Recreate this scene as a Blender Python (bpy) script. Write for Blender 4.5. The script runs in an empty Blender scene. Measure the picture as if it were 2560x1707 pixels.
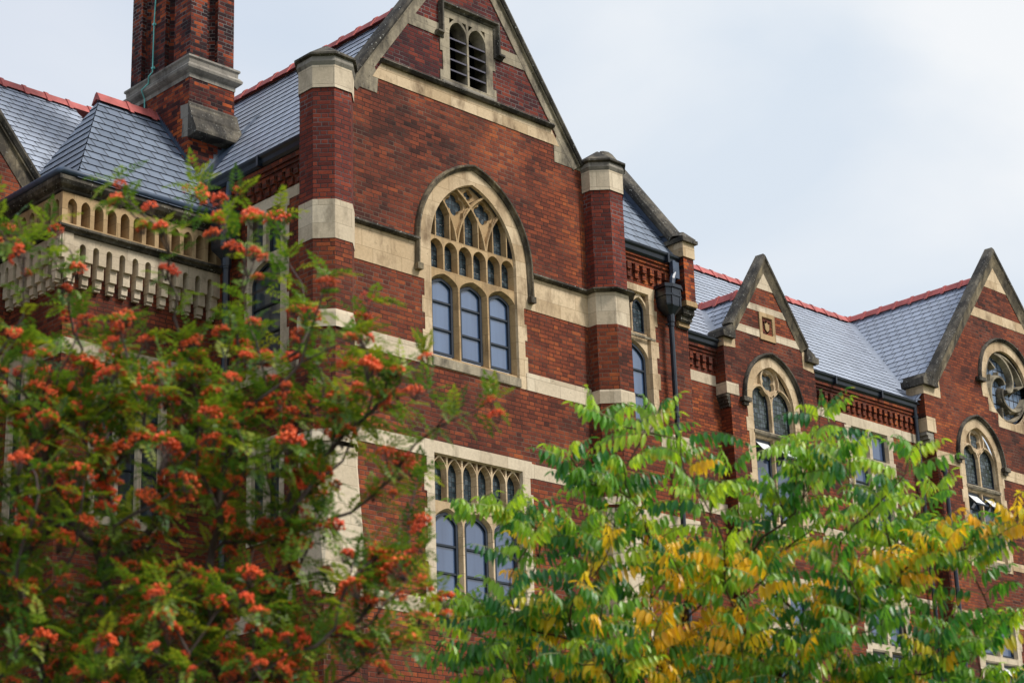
import bpy, math, random
from mathutils import Vector, Matrix
from mathutils.geometry import tessellate_polygon
scene = bpy.context.scene
COL = scene.collection
R = math.radians
# ------------------------------------------------------------------ camera
cam_d = bpy.data.cameras.new('camera'); cam = bpy.data.objects.new('camera', cam_d); COL.objects.link(cam)
cam_d.sensor_width = 36.0; cam_d.lens = 4989.5 / 2560 * 36
cam_d.clip_start = 0.2; cam_d.clip_end = 6000
YAW, PIT, ROL = R(44.7312), R(18.7322), R(-1.9622)
f = Vector((math.sin(YAW)*math.cos(PIT), math.cos(YAW)*math.cos(PIT), math.sin(PIT)))
r = Vector((math.cos(YAW), -math.sin(YAW), 0)); u = r.cross(f)
r2 = r*math.cos(ROL) + u*math.sin(ROL); u2 = u*math.cos(ROL) - r*math.sin(ROL)
m = Matrix((r2, u2, -f)).transposed().to_4x4(); m.translation = Vector((0, 0, 1.6))
cam.matrix_world = m
cam_d.dof.use_dof = True; cam_d.dof.focus_distance = 32.5; cam_d.dof.aperture_fstop = 3.4
scene.camera = cam
# ------------------------------------------------------------------ exposure
vs = scene.view_settings
vs.view_transform = 'Standard'; vs.look = 'None'; vs.gamma = 1.0; vs.exposure = EXPOSURE = 0.4
# ------------------------------------------------------------------ sky
SUN_EL, SUN_AZ = R(48), R(152)          # azimuth measured clockwise from +Y
world = bpy.data.worlds.new('World'); scene.world = world; world.use_nodes = True
wt = world.node_tree; wt.nodes.clear()
def wn(t, **k):
    n = wt.nodes.new(t)
    for a, b in k.items(): setattr(n, a, b)
    return n
sky = wn('ShaderNodeTexSky', sky_type='NISHITA', sun_disc=False, sun_elevation=SUN_EL, sun_rotation=SUN_AZ, dust_density=2.0)
tc = wn('ShaderNodeTexCoord')
sc_ = wn('ShaderNodeMapping'); sc_.inputs['Scale'].default_value = (1, 1, 2.2)
wt.links.new(tc.outputs['Generated'], sc_.inputs[0])
nz = wn('ShaderNodeTexNoise'); nz.inputs['Scale'].default_value = 2.6; nz.inputs['Detail'].default_value = 6; nz.inputs['Roughness'].default_value = 0.48; nz.inputs['Distortion'].default_value = 0.6
wt.links.new(sc_.outputs[0], nz.inputs['Vector'])
rp = wn('ShaderNodeValToRGB')
rp.color_ramp.elements[0].position = 0.31; rp.color_ramp.elements[0].color = (0.545, 0.605, 0.675, 1)
rp.color_ramp.elements[1].position = 0.53; rp.color_ramp.elements[1].color = (0.705, 0.72, 0.735, 1)
wt.links.new(nz.outputs['Fac'], rp.inputs[0])
# the cloud sheet is thinner towards the west: more blue there
dt = wn('ShaderNodeVectorMath', operation='DOT_PRODUCT'); dt.inputs[1].default_value = (-0.72, 0.62, 0.45)
wt.links.new(tc.outputs['Generated'], dt.inputs[0])
mr = wn('ShaderNodeMapRange'); mr.inputs[1].default_value = 0.08; mr.inputs[2].default_value = 0.62; mr.inputs[3].default_value = 0.05; mr.inputs[4].default_value = 0.80
wt.links.new(dt.outputs['Value'], mr.inputs[0])
ssc = wn('ShaderNodeMix', data_type='RGBA', blend_type='MULTIPLY'); ssc.inputs[0].default_value = 1.0
wt.links.new(sky.outputs[0], ssc.inputs[6]); ssc.inputs[7].default_value = (0.1, 0.1, 0.1, 1)
hz = wn('ShaderNodeMix', data_type='RGBA'); hz.inputs[0].default_value = 0.66
wt.links.new(ssc.outputs[2], hz.inputs[6]); hz.inputs[7].default_value = (0.47, 0.55, 0.70, 1)
mx = wn('ShaderNodeMix', data_type='RGBA')
wt.links.new(mr.outputs[0], mx.inputs[0]); wt.links.new(rp.outputs[0], mx.inputs[6]); wt.links.new(hz.outputs[2], mx.inputs[7])
bg = wn('ShaderNodeBackground'); bg.inputs[1].default_value = 1.0
wt.links.new(mx.outputs[2], bg.inputs[0])
wo = wn('ShaderNodeOutputWorld'); wt.links.new(bg.outputs[0], wo.inputs[0])
# ------------------------------------------------------------------ sun behind thin cloud
sun_d = bpy.data.lights.new('sun', 'SUN'); sun = bpy.data.objects.new('sun', sun_d); COL.objects.link(sun)
sun_d.energy = 2.8; sun_d.angle = R(16); sun_d.color = (1.0, 0.95, 0.87)
sdir = Vector((math.sin(SUN_AZ)*math.cos(SUN_EL), math.cos(SUN_AZ)*math.cos(SUN_EL), math.sin(SUN_EL)))
sun.rotation_euler = sdir.to_track_quat('Z', 'Y').to_euler(); sun.location = (0, -20, 40)

# ------------------------------------------------------------------ materials
class G:
    def __init__(s, name):
        s.m = bpy.data.materials.new(name); s.m.use_nodes = True
        s.t = s.m.node_tree; s.b = s.t.nodes['Principled BSDF']
    def n(s, t, **k):
        n = s.t.nodes.new(t)
        for a, b in k.items(): setattr(n, a, b)
        return n
    def put(s, sock, v):
        if isinstance(v, bpy.types.NodeSocket): s.t.links.new(v, sock)
        else: sock.default_value = v
    def math(s, op, a, b=0.0, c=0.0, clamp=False):
        n = s.n('ShaderNodeMath', operation=op, use_clamp=clamp)
        s.put(n.inputs[0], a); s.put(n.inputs[1], b); s.put(n.inputs[2], c)
        return n.outputs[0]
    def uv(s):
        n = s.n('ShaderNodeUVMap'); x = s.n('ShaderNodeSeparateXYZ'); s.t.links.new(n.outputs[0], x.inputs[0])
        return n.outputs[0], x.outputs[0], x.outputs[1]
    def pos(s): return s.n('ShaderNodeNewGeometry').outputs['Position']
    def comb(s, x, y, z=0.0):
        n = s.n('ShaderNodeCombineXYZ'); s.put(n.inputs[0], x); s.put(n.inputs[1], y); s.put(n.inputs[2], z); return n.outputs[0]
    def noise(s, vec, scale, detail=3, rough=0.55, stretch=None):
        if stretch:
            mp = s.n('ShaderNodeMapping'); mp.inputs['Scale'].default_value = stretch; s.put(mp.inputs[0], vec); vec = mp.outputs[0]
        n = s.n('ShaderNodeTexNoise'); s.put(n.inputs['Vector'], vec); n.inputs['Scale'].default_value = scale
        n.inputs['Detail'].default_value = detail; n.inputs['Roughness'].default_value = rough
        return n.outputs['Fac']
    def white(s, vec):
        n = s.n('ShaderNodeTexWhiteNoise', noise_dimensions='3D'); s.put(n.inputs['Vector'], vec); return n.outputs['Value'], n.outputs['Color']
    def ramp(s, fac, stops):
        n = s.n('ShaderNodeValToRGB'); e = n.color_ramp.elements
        while len(e) < len(stops): e.new(0.5)
        for i, (p, c) in enumerate(stops): e[i].position = p; e[i].color = (*c, 1) if len(c) == 3 else c
        s.put(n.inputs[0], fac); return n.outputs[0]
    def rng(s, v, a, b, c=0.0, d=1.0):
        n = s.n('ShaderNodeMapRange'); s.put(n.inputs[0], v)
        for i, q in enumerate((a, b, c, d)): n.inputs[i+1].default_value = q
        return n.outputs[0]
    def mix(s, fac, a, b, mode='MIX'):
        n = s.n('ShaderNodeMix', data_type='RGBA', blend_type=mode)
        s.put(n.inputs[0], fac)
        s.put(n.inputs[6], (*a, 1) if isinstance(a, tuple) else a); s.put(n.inputs[7], (*b, 1) if isinstance(b, tuple) else b)
        return n.outputs[2]
    def bump(s, h, strength, dist):
        n = s.n('ShaderNodeBump'); n.inputs['Strength'].default_value = strength; n.inputs['Distance'].default_value = dist
        s.put(n.inputs['Height'], h); s.t.links.new(n.outputs[0], s.b.inputs['Normal'])
    def fin(s, col=None, rough=None, spec=None, **k):
        if col is not None: s.put(s.b.inputs['Base Color'], (*col, 1) if isinstance(col, tuple) else col)
        if rough is not None: s.put(s.b.inputs['Roughness'], rough)
        if spec is not None: s.b.inputs['Specular IOR Level'].default_value = spec
        for a, b in k.items(): s.put(s.b.inputs[a.replace('_', ' ')], b)
        return s.m

def brick(name, stops, mortar, bias=0.0, patch=0.55, rnd=0.5, joint=0.0050, soot=0.5):
    g = G(name); uvv, uu, vv = g.uv()
    P, H, S = 0.345, 0.0762, 0.67
    wob = g.noise(uvv, 1.7, 2)
    v2 = g.math('ADD', vv, g.math('MULTIPLY', g.math('SUBTRACT', wob, 0.5), 0.012))
    vr = g.math('DIVIDE', v2, H); row = g.math('FLOOR', vr); fv = g.math('FRACT', vr)
    jit, _ = g.white(g.comb(row, 7.3, 1.1))
    ur = g.math('ADD', g.math('DIVIDE', uu, P), g.math('ADD', g.math('MULTIPLY', row, 0.5), g.math('MULTIPLY', jit, 0.13)))
    fu = g.math('FRACT', ur); isH = g.math('GREATER_THAN', fu, S)
    ident = g.math('ADD', g.math('MULTIPLY', g.math('FLOOR', ur), 2.0), isH)
    du = g.math('MULTIPLY', g.math('MINIMUM', g.math('MINIMUM', fu, g.math('ABSOLUTE', g.math('SUBTRACT', fu, S))), g.math('SUBTRACT', 1.0, fu)), P)
    dv = g.math('MULTIPLY', g.math('MINIMUM', fv, g.math('SUBTRACT', 1.0, fv)), H)
    rag = g.math('MULTIPLY', g.math('SUBTRACT', g.noise(uvv, 45, 2), 0.5), 0.006)
    dd = g.math('ADD', g.math('MINIMUM', du, dv), rag)
    mask = g.rng(dd, joint*0.6, joint*1.4)
    rv, rc = g.white(g.comb(ident, row, 3.7))
    big = g.noise(uvv, 0.42, 4, 0.6); med = g.noise(uvv, 1.6, 3, 0.6)
    t = g.math('ADD', g.math('MULTIPLY', g.math('SUBTRACT', rv, 0.5), rnd), g.math('ADD', g.math('MULTIPLY', g.math('SUBTRACT', big, 0.5), patch*2.2), g.math('MULTIPLY', g.math('SUBTRACT', med, 0.5), patch*0.9)))
    t = g.math('ADD', t, 0.5 + bias)
    c = g.ramp(t, stops)
    fine = g.noise(uvv, 60, 3, 0.7)
    c = g.mix(0.7, c, g.ramp(g.math('ADD', g.math('MULTIPLY', fine, 0.6), g.math('MULTIPLY', g.noise(uvv, 17, 4, 0.7), 0.45)), [(0.30, (0.32, 0.30, 0.29)), (0.70, (1.30, 1.27, 1.22))]), 'MULTIPLY')
    st = g.noise(uvv, 0.75, 6, 0.68, (1.0, 0.5, 1.0))
    sootm = g.rng(st, 0.53, 0.72, 0.0, soot)
    c = g.mix(sootm, c, (0.034, 0.013, 0.010))
    ef = g.noise(uvv, 2.1, 5, 0.7, (0.6, 1.0, 1.0))
    c = g.mix(g.rng(ef, 0.70, 0.80, 0.0, 0.18), c, (0.42, 0.26, 0.20))
    mv = g.noise(uvv, 0.9, 3, 0.6)
    mc = g.mix(g.rng(mv, 0.44, 0.66), tuple(x*0.17 for x in mortar), mortar)  # mortar darkened in patches: shadow of the bed joints put into its colour
    col = g.mix(mask, mc, c)
    g.bump(g.math('ADD', g.math('MULTIPLY', mask, 0.8), g.math('MULTIPLY', fine, 0.25)), 0.75, 0.010)
    return g.fin(col, 0.88, 0.25)
RED = [(0.0, (0.022, 0.009, 0.008)), (0.22, (0.070, 0.019, 0.013)), (0.46, (0.156, 0.036, 0.019)), (0.72, (0.268, 0.062, 0.024)), (1.0, (0.45, 0.122, 0.033))]
PLUM = [(0.02, (0.026, 0.009, 0.013)), (0.35, (0.070, 0.014, 0.016)), (0.65, (0.135, 0.023, 0.018)), (0.9, (0.25, 0.046, 0.022)), (1.0, (0.36, 0.08, 0.03))]
EVEN = [(0.02, (0.050, 0.013, 0.011)), (0.3, (0.12, 0.025, 0.019)), (0.6, (0.20, 0.038, 0.024)), (1.0, (0.38, 0.075, 0.03))]
FIRE = [(0.05, (0.020, 0.007, 0.009)), (0.30, (0.075, 0.015, 0.012)), (0.5, (0.21, 0.036, 0.015)), (0.7, (0.40, 0.082, 0.02)), (1.0, (0.58, 0.15, 0.035))]
M_BRICK = brick('red_brick', RED, (0.17, 0.115, 0.085), 0.02, 0.58, 0.44, 0.0058, 0.55)
M_PLUM = brick('plum_brick', PLUM, (0.24, 0.21, 0.20), 0.0, 0.35, 0.6, 0.0062, 0.25)
M_EVEN = brick('turret_brick', EVEN, (0.21, 0.19, 0.19), 0.0, 0.35, 0.45, 0.0062, 0.45)
M_FIRE = brick('chimney_brick', FIRE, (0.15, 0.11, 0.09), -0.07, 0.85, 0.62, 0.0055, 0.4)
M_STACK = brick('stack_brick', FIRE, (0.20, 0.18, 0.17), -0.22, 0.5, 0.6, 0.0066, 0.4)

def stone(name, c0, c1, stain, amt, bw=0.62, bh=0.30, jointc=0.72, spots=0.0):
    g = G(name); uvv, uu, vv = g.uv(); p = g.pos()
    row = g.math('FLOOR', g.math('DIVIDE', vv, bh)); fv = g.math('FRACT', g.math('DIVIDE', vv, bh))
    ur = g.math('ADD', g.math('DIVIDE', uu, bw), g.math('MULTIPLY', row, 0.37)); fu = g.math('FRACT', ur)
    d = g.math('MINIMUM', g.math('MULTIPLY', g.math('MINIMUM', fu, g.math('SUBTRACT', 1.0, fu)), bw), g.math('MULTIPLY', g.math('MINIMUM', fv, g.math('SUBTRACT', 1.0, fv)), bh))
    jm = g.rng(d, 0.002, 0.006)
    rv, _ = g.white(g.comb(g.math('FLOOR', ur), row, 1.3))
    t = g.math('ADD', g.math('MULTIPLY', rv, 0.55), g.math('MULTIPLY', g.noise(p, 1.8, 4), 0.6))
    c = g.ramp(t, [(0.2, c0), (0.85, c1)])
    c = g.mix(0.35, c, g.ramp(g.noise(p, 22, 4, 0.7), [(0.3, (0.55, 0.53, 0.5)), (0.65, (1.08, 1.07, 1.05))]), 'MULTIPLY')
    str_ = g.noise(p, 2.6, 5, 0.65, (1.0, 1.0, 0.45))
    c = g.mix(g.rng(str_, 0.62 - amt*0.36, 0.80 - amt*0.30, 0, 0.92), c, stain)
    run = g.noise(p, 5.0, 3, 0.6, (1.0, 1.0, 0.10))
    c = g.mix(g.rng(run, 0.58, 0.74, 0, 0.30 + 0.4*amt), c, tuple(x*1.2 for x in stain))
    lich = g.noise(p, 9.0, 4, 0.7)
    c = g.mix(g.rng(lich, 0.70 - 0.16*amt, 0.80 - 0.14*amt, 0, 0.8), c, tuple(x*0.6 for x in stain))
    if spots:
        c = g.mix(g.rng(g.noise(p, 26, 2, 0.6), 0.66, 0.72, 0, spots), c, (0.55, 0.55, 0.5))
    c = g.mix(jm, tuple(x*jointc for x in c0), c)
    g.bump(g.math('ADD', g.math('MULTIPLY', jm, 0.5), g.math('MULTIPLY', g.noise(p, 30, 5, 0.7), 0.6)), 0.45, 0.012)
    return g.fin(c, 0.85, 0.25)
M_STONE = stone('buff_stone', (0.47, 0.335, 0.195), (0.69, 0.54, 0.36), (0.19, 0.125, 0.07), 0.34)
M_PALE = stone('pale_stone', (0.51, 0.415, 0.295), (0.69, 0.585, 0.44), (0.25, 0.20, 0.14), 0.24)
M_TAN = stone('tan_stone', (0.36, 0.235, 0.115), (0.52, 0.365, 0.20), (0.13, 0.085, 0.05), 0.25)
M_WORN = stone('worn_stone', (0.27, 0.23, 0.165), (0.42, 0.36, 0.26), (0.055, 0.047, 0.038), 0.55, spots=0.2)
M_DARK = stone('lichen_stone', (0.095, 0.085, 0.072), (0.19, 0.165, 0.125), (0.022, 0.020, 0.018), 0.75, 0.8, 0.8, spots=0.85)
M_STREAK = stone('streaked_stone', (0.15, 0.125, 0.085), (0.34, 0.275, 0.175), (0.035, 0.030, 0.025), 0.75, 0.33, 0.9, 0.6, spots=0.25)
M_GREY = stone('grey_stone', (0.20, 0.18, 0.155), (0.33, 0.305, 0.26), (0.06, 0.052, 0.045), 0.35)

def slate(name, base, gauge=0.27, width=0.30, rough=0.36):
    g = G(name); uvv, uu, vv = g.uv(); p = g.pos()
    row = g.math('FLOOR', g.math('ADD', g.math('DIVIDE', vv, gauge), 0.002))
    ur = g.math('ADD', g.math('DIVIDE', uu, width), g.math('MULTIPLY', row, 0.5)); fu = g.math('FRACT', ur)
    d = g.math('MULTIPLY', g.math('MINIMUM', fu, g.math('SUBTRACT', 1.0, fu)), width)
    jm = g.rng(d, 0.009, 0.014)
    rv, _ = g.white(g.comb(g.math('FLOOR', ur), row, 5.1))
    k = g.math('ADD', g.math('MULTIPLY', rv, 0.5), g.math('MULTIPLY', g.noise(p, 7, 4, 0.6), 0.7))
    c = g.ramp(k, [(0.15, tuple(x*0.84 for x in base)), (0.95, tuple(x*1.16 for x in base))])
    c = g.mix(g.rng(g.noise(p, 2.2, 4, 0.6, (1, 1, 0.35)), 0.55, 0.75, 0, 0.35), c, tuple(x*0.5 for x in base))
    c = g.mix(jm, (0.006, 0.007, 0.010), c)
    g.bump(g.math('ADD', g.math('MULTIPLY', jm, 1.0), g.math('ADD', g.math('MULTIPLY', rv, 0.35), g.math('MULTIPLY', g.noise(p, 18, 3), 0.3))), 0.35, 0.01)
    return g.fin(c, g.math('ADD', rough, g.math('MULTIPLY', rv, 0.14)), 0.6)
M_SLATE = slate('blue_slate', (0.31, 0.35, 0.43), rough=0.34)
M_SLATE2 = slate('dark_slate', (0.15, 0.185, 0.245), rough=0.40)
def plain(name, col, rough=0.6, spec=0.4, var=0.25, scale=6.0, **k):
    g = G(name); p = g.pos()
    c = g.mix(1.0, (*col,), g.ramp(g.noise(p, scale, 4, 0.65), [(0.3, (1-var,)*3), (0.7, (1+var,)*3)]), 'MULTIPLY')
    g.bump(g.noise(p, scale*5, 3), 0.15, 0.005)
    return g.fin(c, rough, spec, **k)
M_GAPSHADE = plain('slate_gap_shade', (0.008, 0.010, 0.015), 0.8, 0.1)  # near-black course risers: painted shadow of the gap under each slate tail
M_LEAD = plain('lead_sheet', (0.22, 0.25, 0.31), 0.45, 0.5, 0.2)
M_LEADD = plain('dark_lead', (0.045, 0.068, 0.11), 0.4, 0.5, 0.3)
M_RIDGE = plain('red_ridge_tile', (0.40, 0.10, 0.09), 0.7, 0.3, 0.35, 3)
M_IRON = plain('black_iron', (0.013, 0.019, 0.030), 0.28, 0.5, 0.3)
M_SASH = plain('blue_black_paint', (0.011, 0.018, 0.030), 0.35, 0.5, 0.2)
M_COPPER = plain('verdigris', (0.16, 0.50, 0.46), 0.6, 0.3, 0.2)
M_SLAT = plain('louvre_slate', (0.060, 0.055, 0.085), 0.5, 0.4, 0.3)
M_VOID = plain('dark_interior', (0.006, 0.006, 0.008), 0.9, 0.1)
M_WHITE = plain('vent_sky_reflection', (0.80, 0.82, 0.84), 0.5, 0.4, 0.05)  # white base colour stands for sky reflected in the tilted vent panes

def glass(name, c_dark, c_light, curtain=0.5):
    g = G(name); uvv, uu, vv = g.uv(); p = g.pos()
    folds = g.noise(p, 5.0, 3, 0.6, (1.0, 1.0, 0.06))
    t = g.math('ADD', g.math('MULTIPLY', folds, 0.8), g.math('MULTIPLY', g.noise(p, 0.9, 2), 0.6*curtain))
    c = g.ramp(t, [(0.3, c_dark), (0.85, c_light)])
    g.bump(g.noise(p, 1.1, 2), 0.16, 0.03)
    return g.fin(c, 0.5, 0.5, Coat_Weight=1.0, Coat_Roughness=0.02, Coat_IOR=1.9)
M_GLASS = glass('sash_glass', (0.022, 0.062, 0.155), (0.085, 0.155, 0.30))
M_GLASSD = glass('dark_glass', (0.010, 0.020, 0.030), (0.045, 0.075, 0.10))
M_GLASSB = glass('blue_glass', (0.018, 0.045, 0.12), (0.06, 0.11, 0.22))
def leaded(name, cols, s=0.10):
    g = G(name); uvv, uu, vv = g.uv(); p = g.pos()
    fu = g.math('FRACT', g.math('DIVIDE', uu, s)); fv = g.math('FRACT', g.math('DIVIDE', vv, s*1.15))
    d = g.math('MINIMUM', g.math('MINIMUM', fu, g.math('SUBTRACT', 1.0, fu)), g.math('MINIMUM', fv, g.math('SUBTRACT', 1.0, fv)))
    rv, _ = g.white(g.comb(g.math('FLOOR', g.math('DIVIDE', uu, s)), g.math('FLOOR', g.math('DIVIDE', vv, s*1.15)), 2.0))
    vo = g.n('ShaderNodeTexVoronoi'); vo.inputs['Scale'].default_value = 11.0; g.put(vo.inputs['Vector'], p)
    t = g.math('ADD', g.math('MULTIPLY', rv, 0.6), g.math('MULTIPLY', vo.outputs['Distance'], 0.7))
    c = g.ramp(t, cols)
    c = g.mix(g.rng(d, 0.05, 0.10), (0.010, 0.011, 0.014), c)
    g.bump(g.math('ADD', rv, g.noise(p, 14, 2)), 0.35, 0.01)
    return g.fin(c, 0.22, 0.3, Coat_Weight=0.08, Coat_Roughness=0.1)
M_LEADED = leaded('leaded_glass', [(0.1, (0.004, 0.010, 0.015)), (0.6, (0.014, 0.030, 0.038)), (0.95, (0.06, 0.085, 0.10))], 0.075)
M_LEADG = leaded('green_leaded_glass', [(0.1, (0.008, 0.015, 0.012)), (0.55, (0.035, 0.050, 0.036)), (0.95, (0.10, 0.125, 0.14))], 0.09)
M_LEADB = leaded('pale_leaded_glass', [(0.1, (0.10, 0.15, 0.23)), (0.6, (0.16, 0.22, 0.32)), (0.9, (0.22, 0.28, 0.38))], 0.21)
g = G('ground_grass'); p_ = g.pos()
M_GROUND = g.fin(g.ramp(g.noise(p_, 1.5, 6, 0.7), [(0.3, (0.05, 0.065, 0.025)), (0.7, (0.11, 0.12, 0.06))]), 0.95, 0.1)
def bark(name, a, b):
    g = G(name); p = g.pos(); t = g.noise(p, 14, 5, 0.7, (1, 1, 0.35))
    g.bump(t, 0.6, 0.01); return g.fin(g.ramp(t, [(0.3, a), (0.7, b)]), 0.85, 0.2)
M_BARK = bark('rowan_bark', (0.035, 0.024, 0.022), (0.15, 0.11, 0.10))
M_BARK2 = bark('sumac_bark', (0.030, 0.017, 0.012), (0.11, 0.055, 0.035))
def leaf(name, rough=0.42, trans=0.35):
    g = G(name); at = g.n('ShaderNodeAttribute', attribute_name='Col'); c = at.outputs['Color']
    g.fin(c, rough, 0.45)
    tr = g.n('ShaderNodeBsdfTranslucent'); g.put(tr.inputs[0], g.mix(1.0, c, (1.5, 1.5, 0.7), 'MULTIPLY'))
    ms = g.n('ShaderNodeMixShader'); ms.inputs[0].default_value = trans
    out = g.t.nodes['Material Output']
    g.t.links.new(g.b.outputs[0], ms.inputs[1]); g.t.links.new(tr.outputs[0], ms.inputs[2]); g.t.links.new(ms.outputs[0], out.inputs[0])
    return g.m
M_LEAF = leaf('leaf'); M_LEAF2 = leaf('glossy_leaf', 0.36, 0.42)
g = G('rowan_berry'); p_ = g.pos()
M_BERRY = g.fin(g.ramp(g.noise(p_, 3.5, 3), [(0.3, (0.76, 0.060, 0.014)), (0.7, (0.97, 0.165, 0.03))]), 0.4, 0.5)

# ------------------------------------------------------------------ mesh helpers
SPLIT = {'stone_band', 'corbel', 'string_course', 'kneeler_stone', 'lead_valley', 'dark_opening', 'ridge_tiles'}
class MB:
    def __init__(s): s.v = []; s.f = []; s.mi = []; s.uv = {}; s.col = None
    def add(s, pts, faces, mi=0):
        o = len(s.v); s.v += [tuple(p) for p in pts]
        for q in faces: s.f.append(tuple(o+i for i in q)); s.mi.append(mi)
    def build(s, name, mats, parent=None, label=None, smooth=False, kind=None):
        if name in SPLIT:
            bits = s.pieces()
            if len(bits) > 1: return [b.build1(name, mats, parent, label, smooth, kind) for b in bits][0]
        return s.build1(name, mats, parent, label, smooth, kind)
    def pieces(s):      # groups of faces whose boxes touch, so that each stone becomes a part of its own
        par = list(range(len(s.v)))
        def fd(a):
            while par[a] != a: par[a] = par[par[a]]; a = par[a]
            return a
        for q in s.f:
            for x in q[1:]: par[fd(x)] = fd(q[0])
        bx = {}
        for i, v in enumerate(s.v):
            b = bx.setdefault(fd(i), [1e9]*3 + [-1e9]*3)
            for k in range(3): b[k] = min(b[k], v[k]); b[k+3] = max(b[k+3], v[k])
        ks = list(bx); lab = {k: k for k in ks}
        def fl(a):
            while lab[a] != a: a = lab[a]
            return a
        for i, a in enumerate(ks):
            for b in ks[i+1:]:
                if all(bx[a][k] < bx[b][k+3]+0.04 and bx[b][k] < bx[a][k+3]+0.04 for k in range(3)): lab[fl(a)] = fl(b)
        out = {}
        for q, mi in zip(s.f, s.mi):
            b, mp = out.setdefault(fl(fd(q[0])), (MB(), {}))
            for x in q:
                if x not in mp: mp[x] = len(b.v); b.v.append(s.v[x])
            b.f.append(tuple(mp[x] for x in q)); b.mi.append(mi)
        return [b for b, _ in out.values()]
    def build1(s, name, mats, parent=None, label=None, smooth=False, kind=None):
        if not isinstance(mats, (list, tuple)): mats = [mats]
        me = bpy.data.meshes.new(name); me.from_pydata(s.v, [], s.f)
        for mt in mats: me.materials.append(mt)
        me.polygons.foreach_set('material_index', s.mi)
        if s.col is None:
            lay = me.uv_layers.new(name='UVMap').data
            Z = Vector((0, 0, 1))
            for p in me.polygons:
                if p.index in s.uv:
                    for li, c in zip(p.loop_indices, s.uv[p.index]): lay[li].uv = c
                    continue
                n = p.normal
                if abs(n.z) > 0.97: a, b = Vector((1, 0, 0)), Vector((0, 1, 0))
                else: a = Z.cross(n).normalized(); b = n.cross(a)
                for li in p.loop_indices:
                    co = me.vertices[me.loops[li].vertex_index].co; lay[li].uv = (co.dot(a), co.dot(b))
        else:
            ca = me.color_attributes.new('Col', 'FLOAT_COLOR', 'POINT')
            flat = []
            for c in s.col: flat += [c[0], c[1], c[2], 1.0]
            ca.data.foreach_set('color', flat)
        if smooth: me.polygons.foreach_set('use_smooth', [True]*len(me.polygons))
        me.update()
        o = bpy.data.objects.new(name, me); COL.objects.link(o)
        if parent is not None:
            o.parent = parent; o.matrix_parent_inverse = WM[parent.name].inverted() if parent.name in WM else Matrix()
        if label: o['label'] = label
        if kind: o['kind'] = kind
        return o
WM = {}
def thing(name, label, cat, loc):
    o = bpy.data.objects.new(name, None); COL.objects.link(o); o.location = loc; o.empty_display_size = 0.3
    o['label'] = label; o['category'] = cat; WM[name] = Matrix.Translation(Vector(loc)); return o
class FY:      # wall facing -Y;  local (u, z, d) with d towards the viewer
    def __init__(s, y): s.y = y
    def P(s, u, z, d=0.0): return (u, s.y - d, z)
class FX:      # wall facing -X;  u = -y
    def __init__(s, x): s.x = x
    def P(s, u, z, d=0.0): return (s.x - d, -u, z)
def area(p): return 0.5*sum(p[i][0]*p[(i+1) % len(p)][1] - p[(i+1) % len(p)][0]*p[i][1] for i in range(len(p)))
def ccw(p): return p if area(p) > 0 else p[::-1]
def plate(mb, fr, outer, holes=(), d=0.0, mi=0):
    loops = [ccw(list(outer))] + [ccw(list(h)) for h in holes]
    allp = [q for l in loops for q in l]
    tris = tessellate_polygon([[Vector((a, b, 0)) for a, b in l] for l in loops])
    fs = []
    for t in tris:
        if area([allp[i] for i in t]) < 0: t = t[::-1]
        fs.append(tuple(t))
    mb.add([fr.P(a, b, d) for a, b in allp], fs, mi)
def loft(mb, fr, la, da, lb, db, mi=0, inward=True):
    n = len(la); pts = [fr.P(*q, da) for q in la] + [fr.P(*q, db) for q in lb]; fs = []
    for i in range(n):
        j = (i+1) % n
        fs.append((i, j, n+j, n+i) if inward else (j, i, n+i, n+j))
    mb.add(pts, fs, mi)
def ext(mb, fr, poly, d0, d1, mi=0):     # prism with its front at d1
    poly = ccw(list(poly)); plate(mb, fr, poly, (), d1, mi); loft(mb, fr, poly, d1, poly, d0, mi, inward=False)
def box(mb, fr, u0, u1, z0, z1, d0, d1, mi=0, back=False):
    ps = [(u0, z0), (u1, z0), (u1, z1), (u0, z1)]
    mb.add([fr.P(*q, d1) for q in ps], [(0, 1, 2, 3)], mi); loft(mb, fr, ps, d1, ps, d0, mi, inward=False)
    if back: mb.add([fr.P(*q, d0) for q in ps], [(3, 2, 1, 0)], mi)
def wbox(mb, x0, x1, y0, y1, z0, z1, mi=0):
    box(mb, FY(y0), x0, x1, z0, z1, -(y1-y0), 0, mi, True)
def sweep(mb, fr, path, prof, mi=0, closed=False):   # prof: (offset to the left of travel, d)
    n = len(path); k = len(prof); pts = []
    for i in range(n):
        a = path[(i-1) % n] if (closed or i) else None; b = path[(i+1) % n] if (closed or i < n-1) else None
        p = path[i]; ns = []
        if a: dx, dz = p[0]-a[0], p[1]-a[1]; l = math.hypot(dx, dz) or 1; ns.append((-dz/l, dx/l))
        if b: dx, dz = b[0]-p[0], b[1]-p[1]; l = math.hypot(dx, dz) or 1; ns.append((-dz/l, dx/l))
        if len(ns) == 2:
            sx, sz = ns[0][0]+ns[1][0], ns[0][1]+ns[1][1]; l2 = max(sx*sx+sz*sz, 0.35); nx, nz_ = 2*sx/l2, 2*sz/l2
        else: nx, nz_ = ns[0]
        pts += [fr.P(p[0]+nx*o, p[1]+nz_*o, d) for o, d in prof]
    fs = []
    for i in range(n if closed else n-1):
        j = (i+1) % n
        for q in range(k-1): fs.append((i*k+q, i*k+q+1, j*k+q+1, j*k+q))
    if not closed: fs += [tuple(range(k))[::-1], tuple((n-1)*k+q for q in range(k))]
    mb.add(pts, fs, mi)
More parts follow.
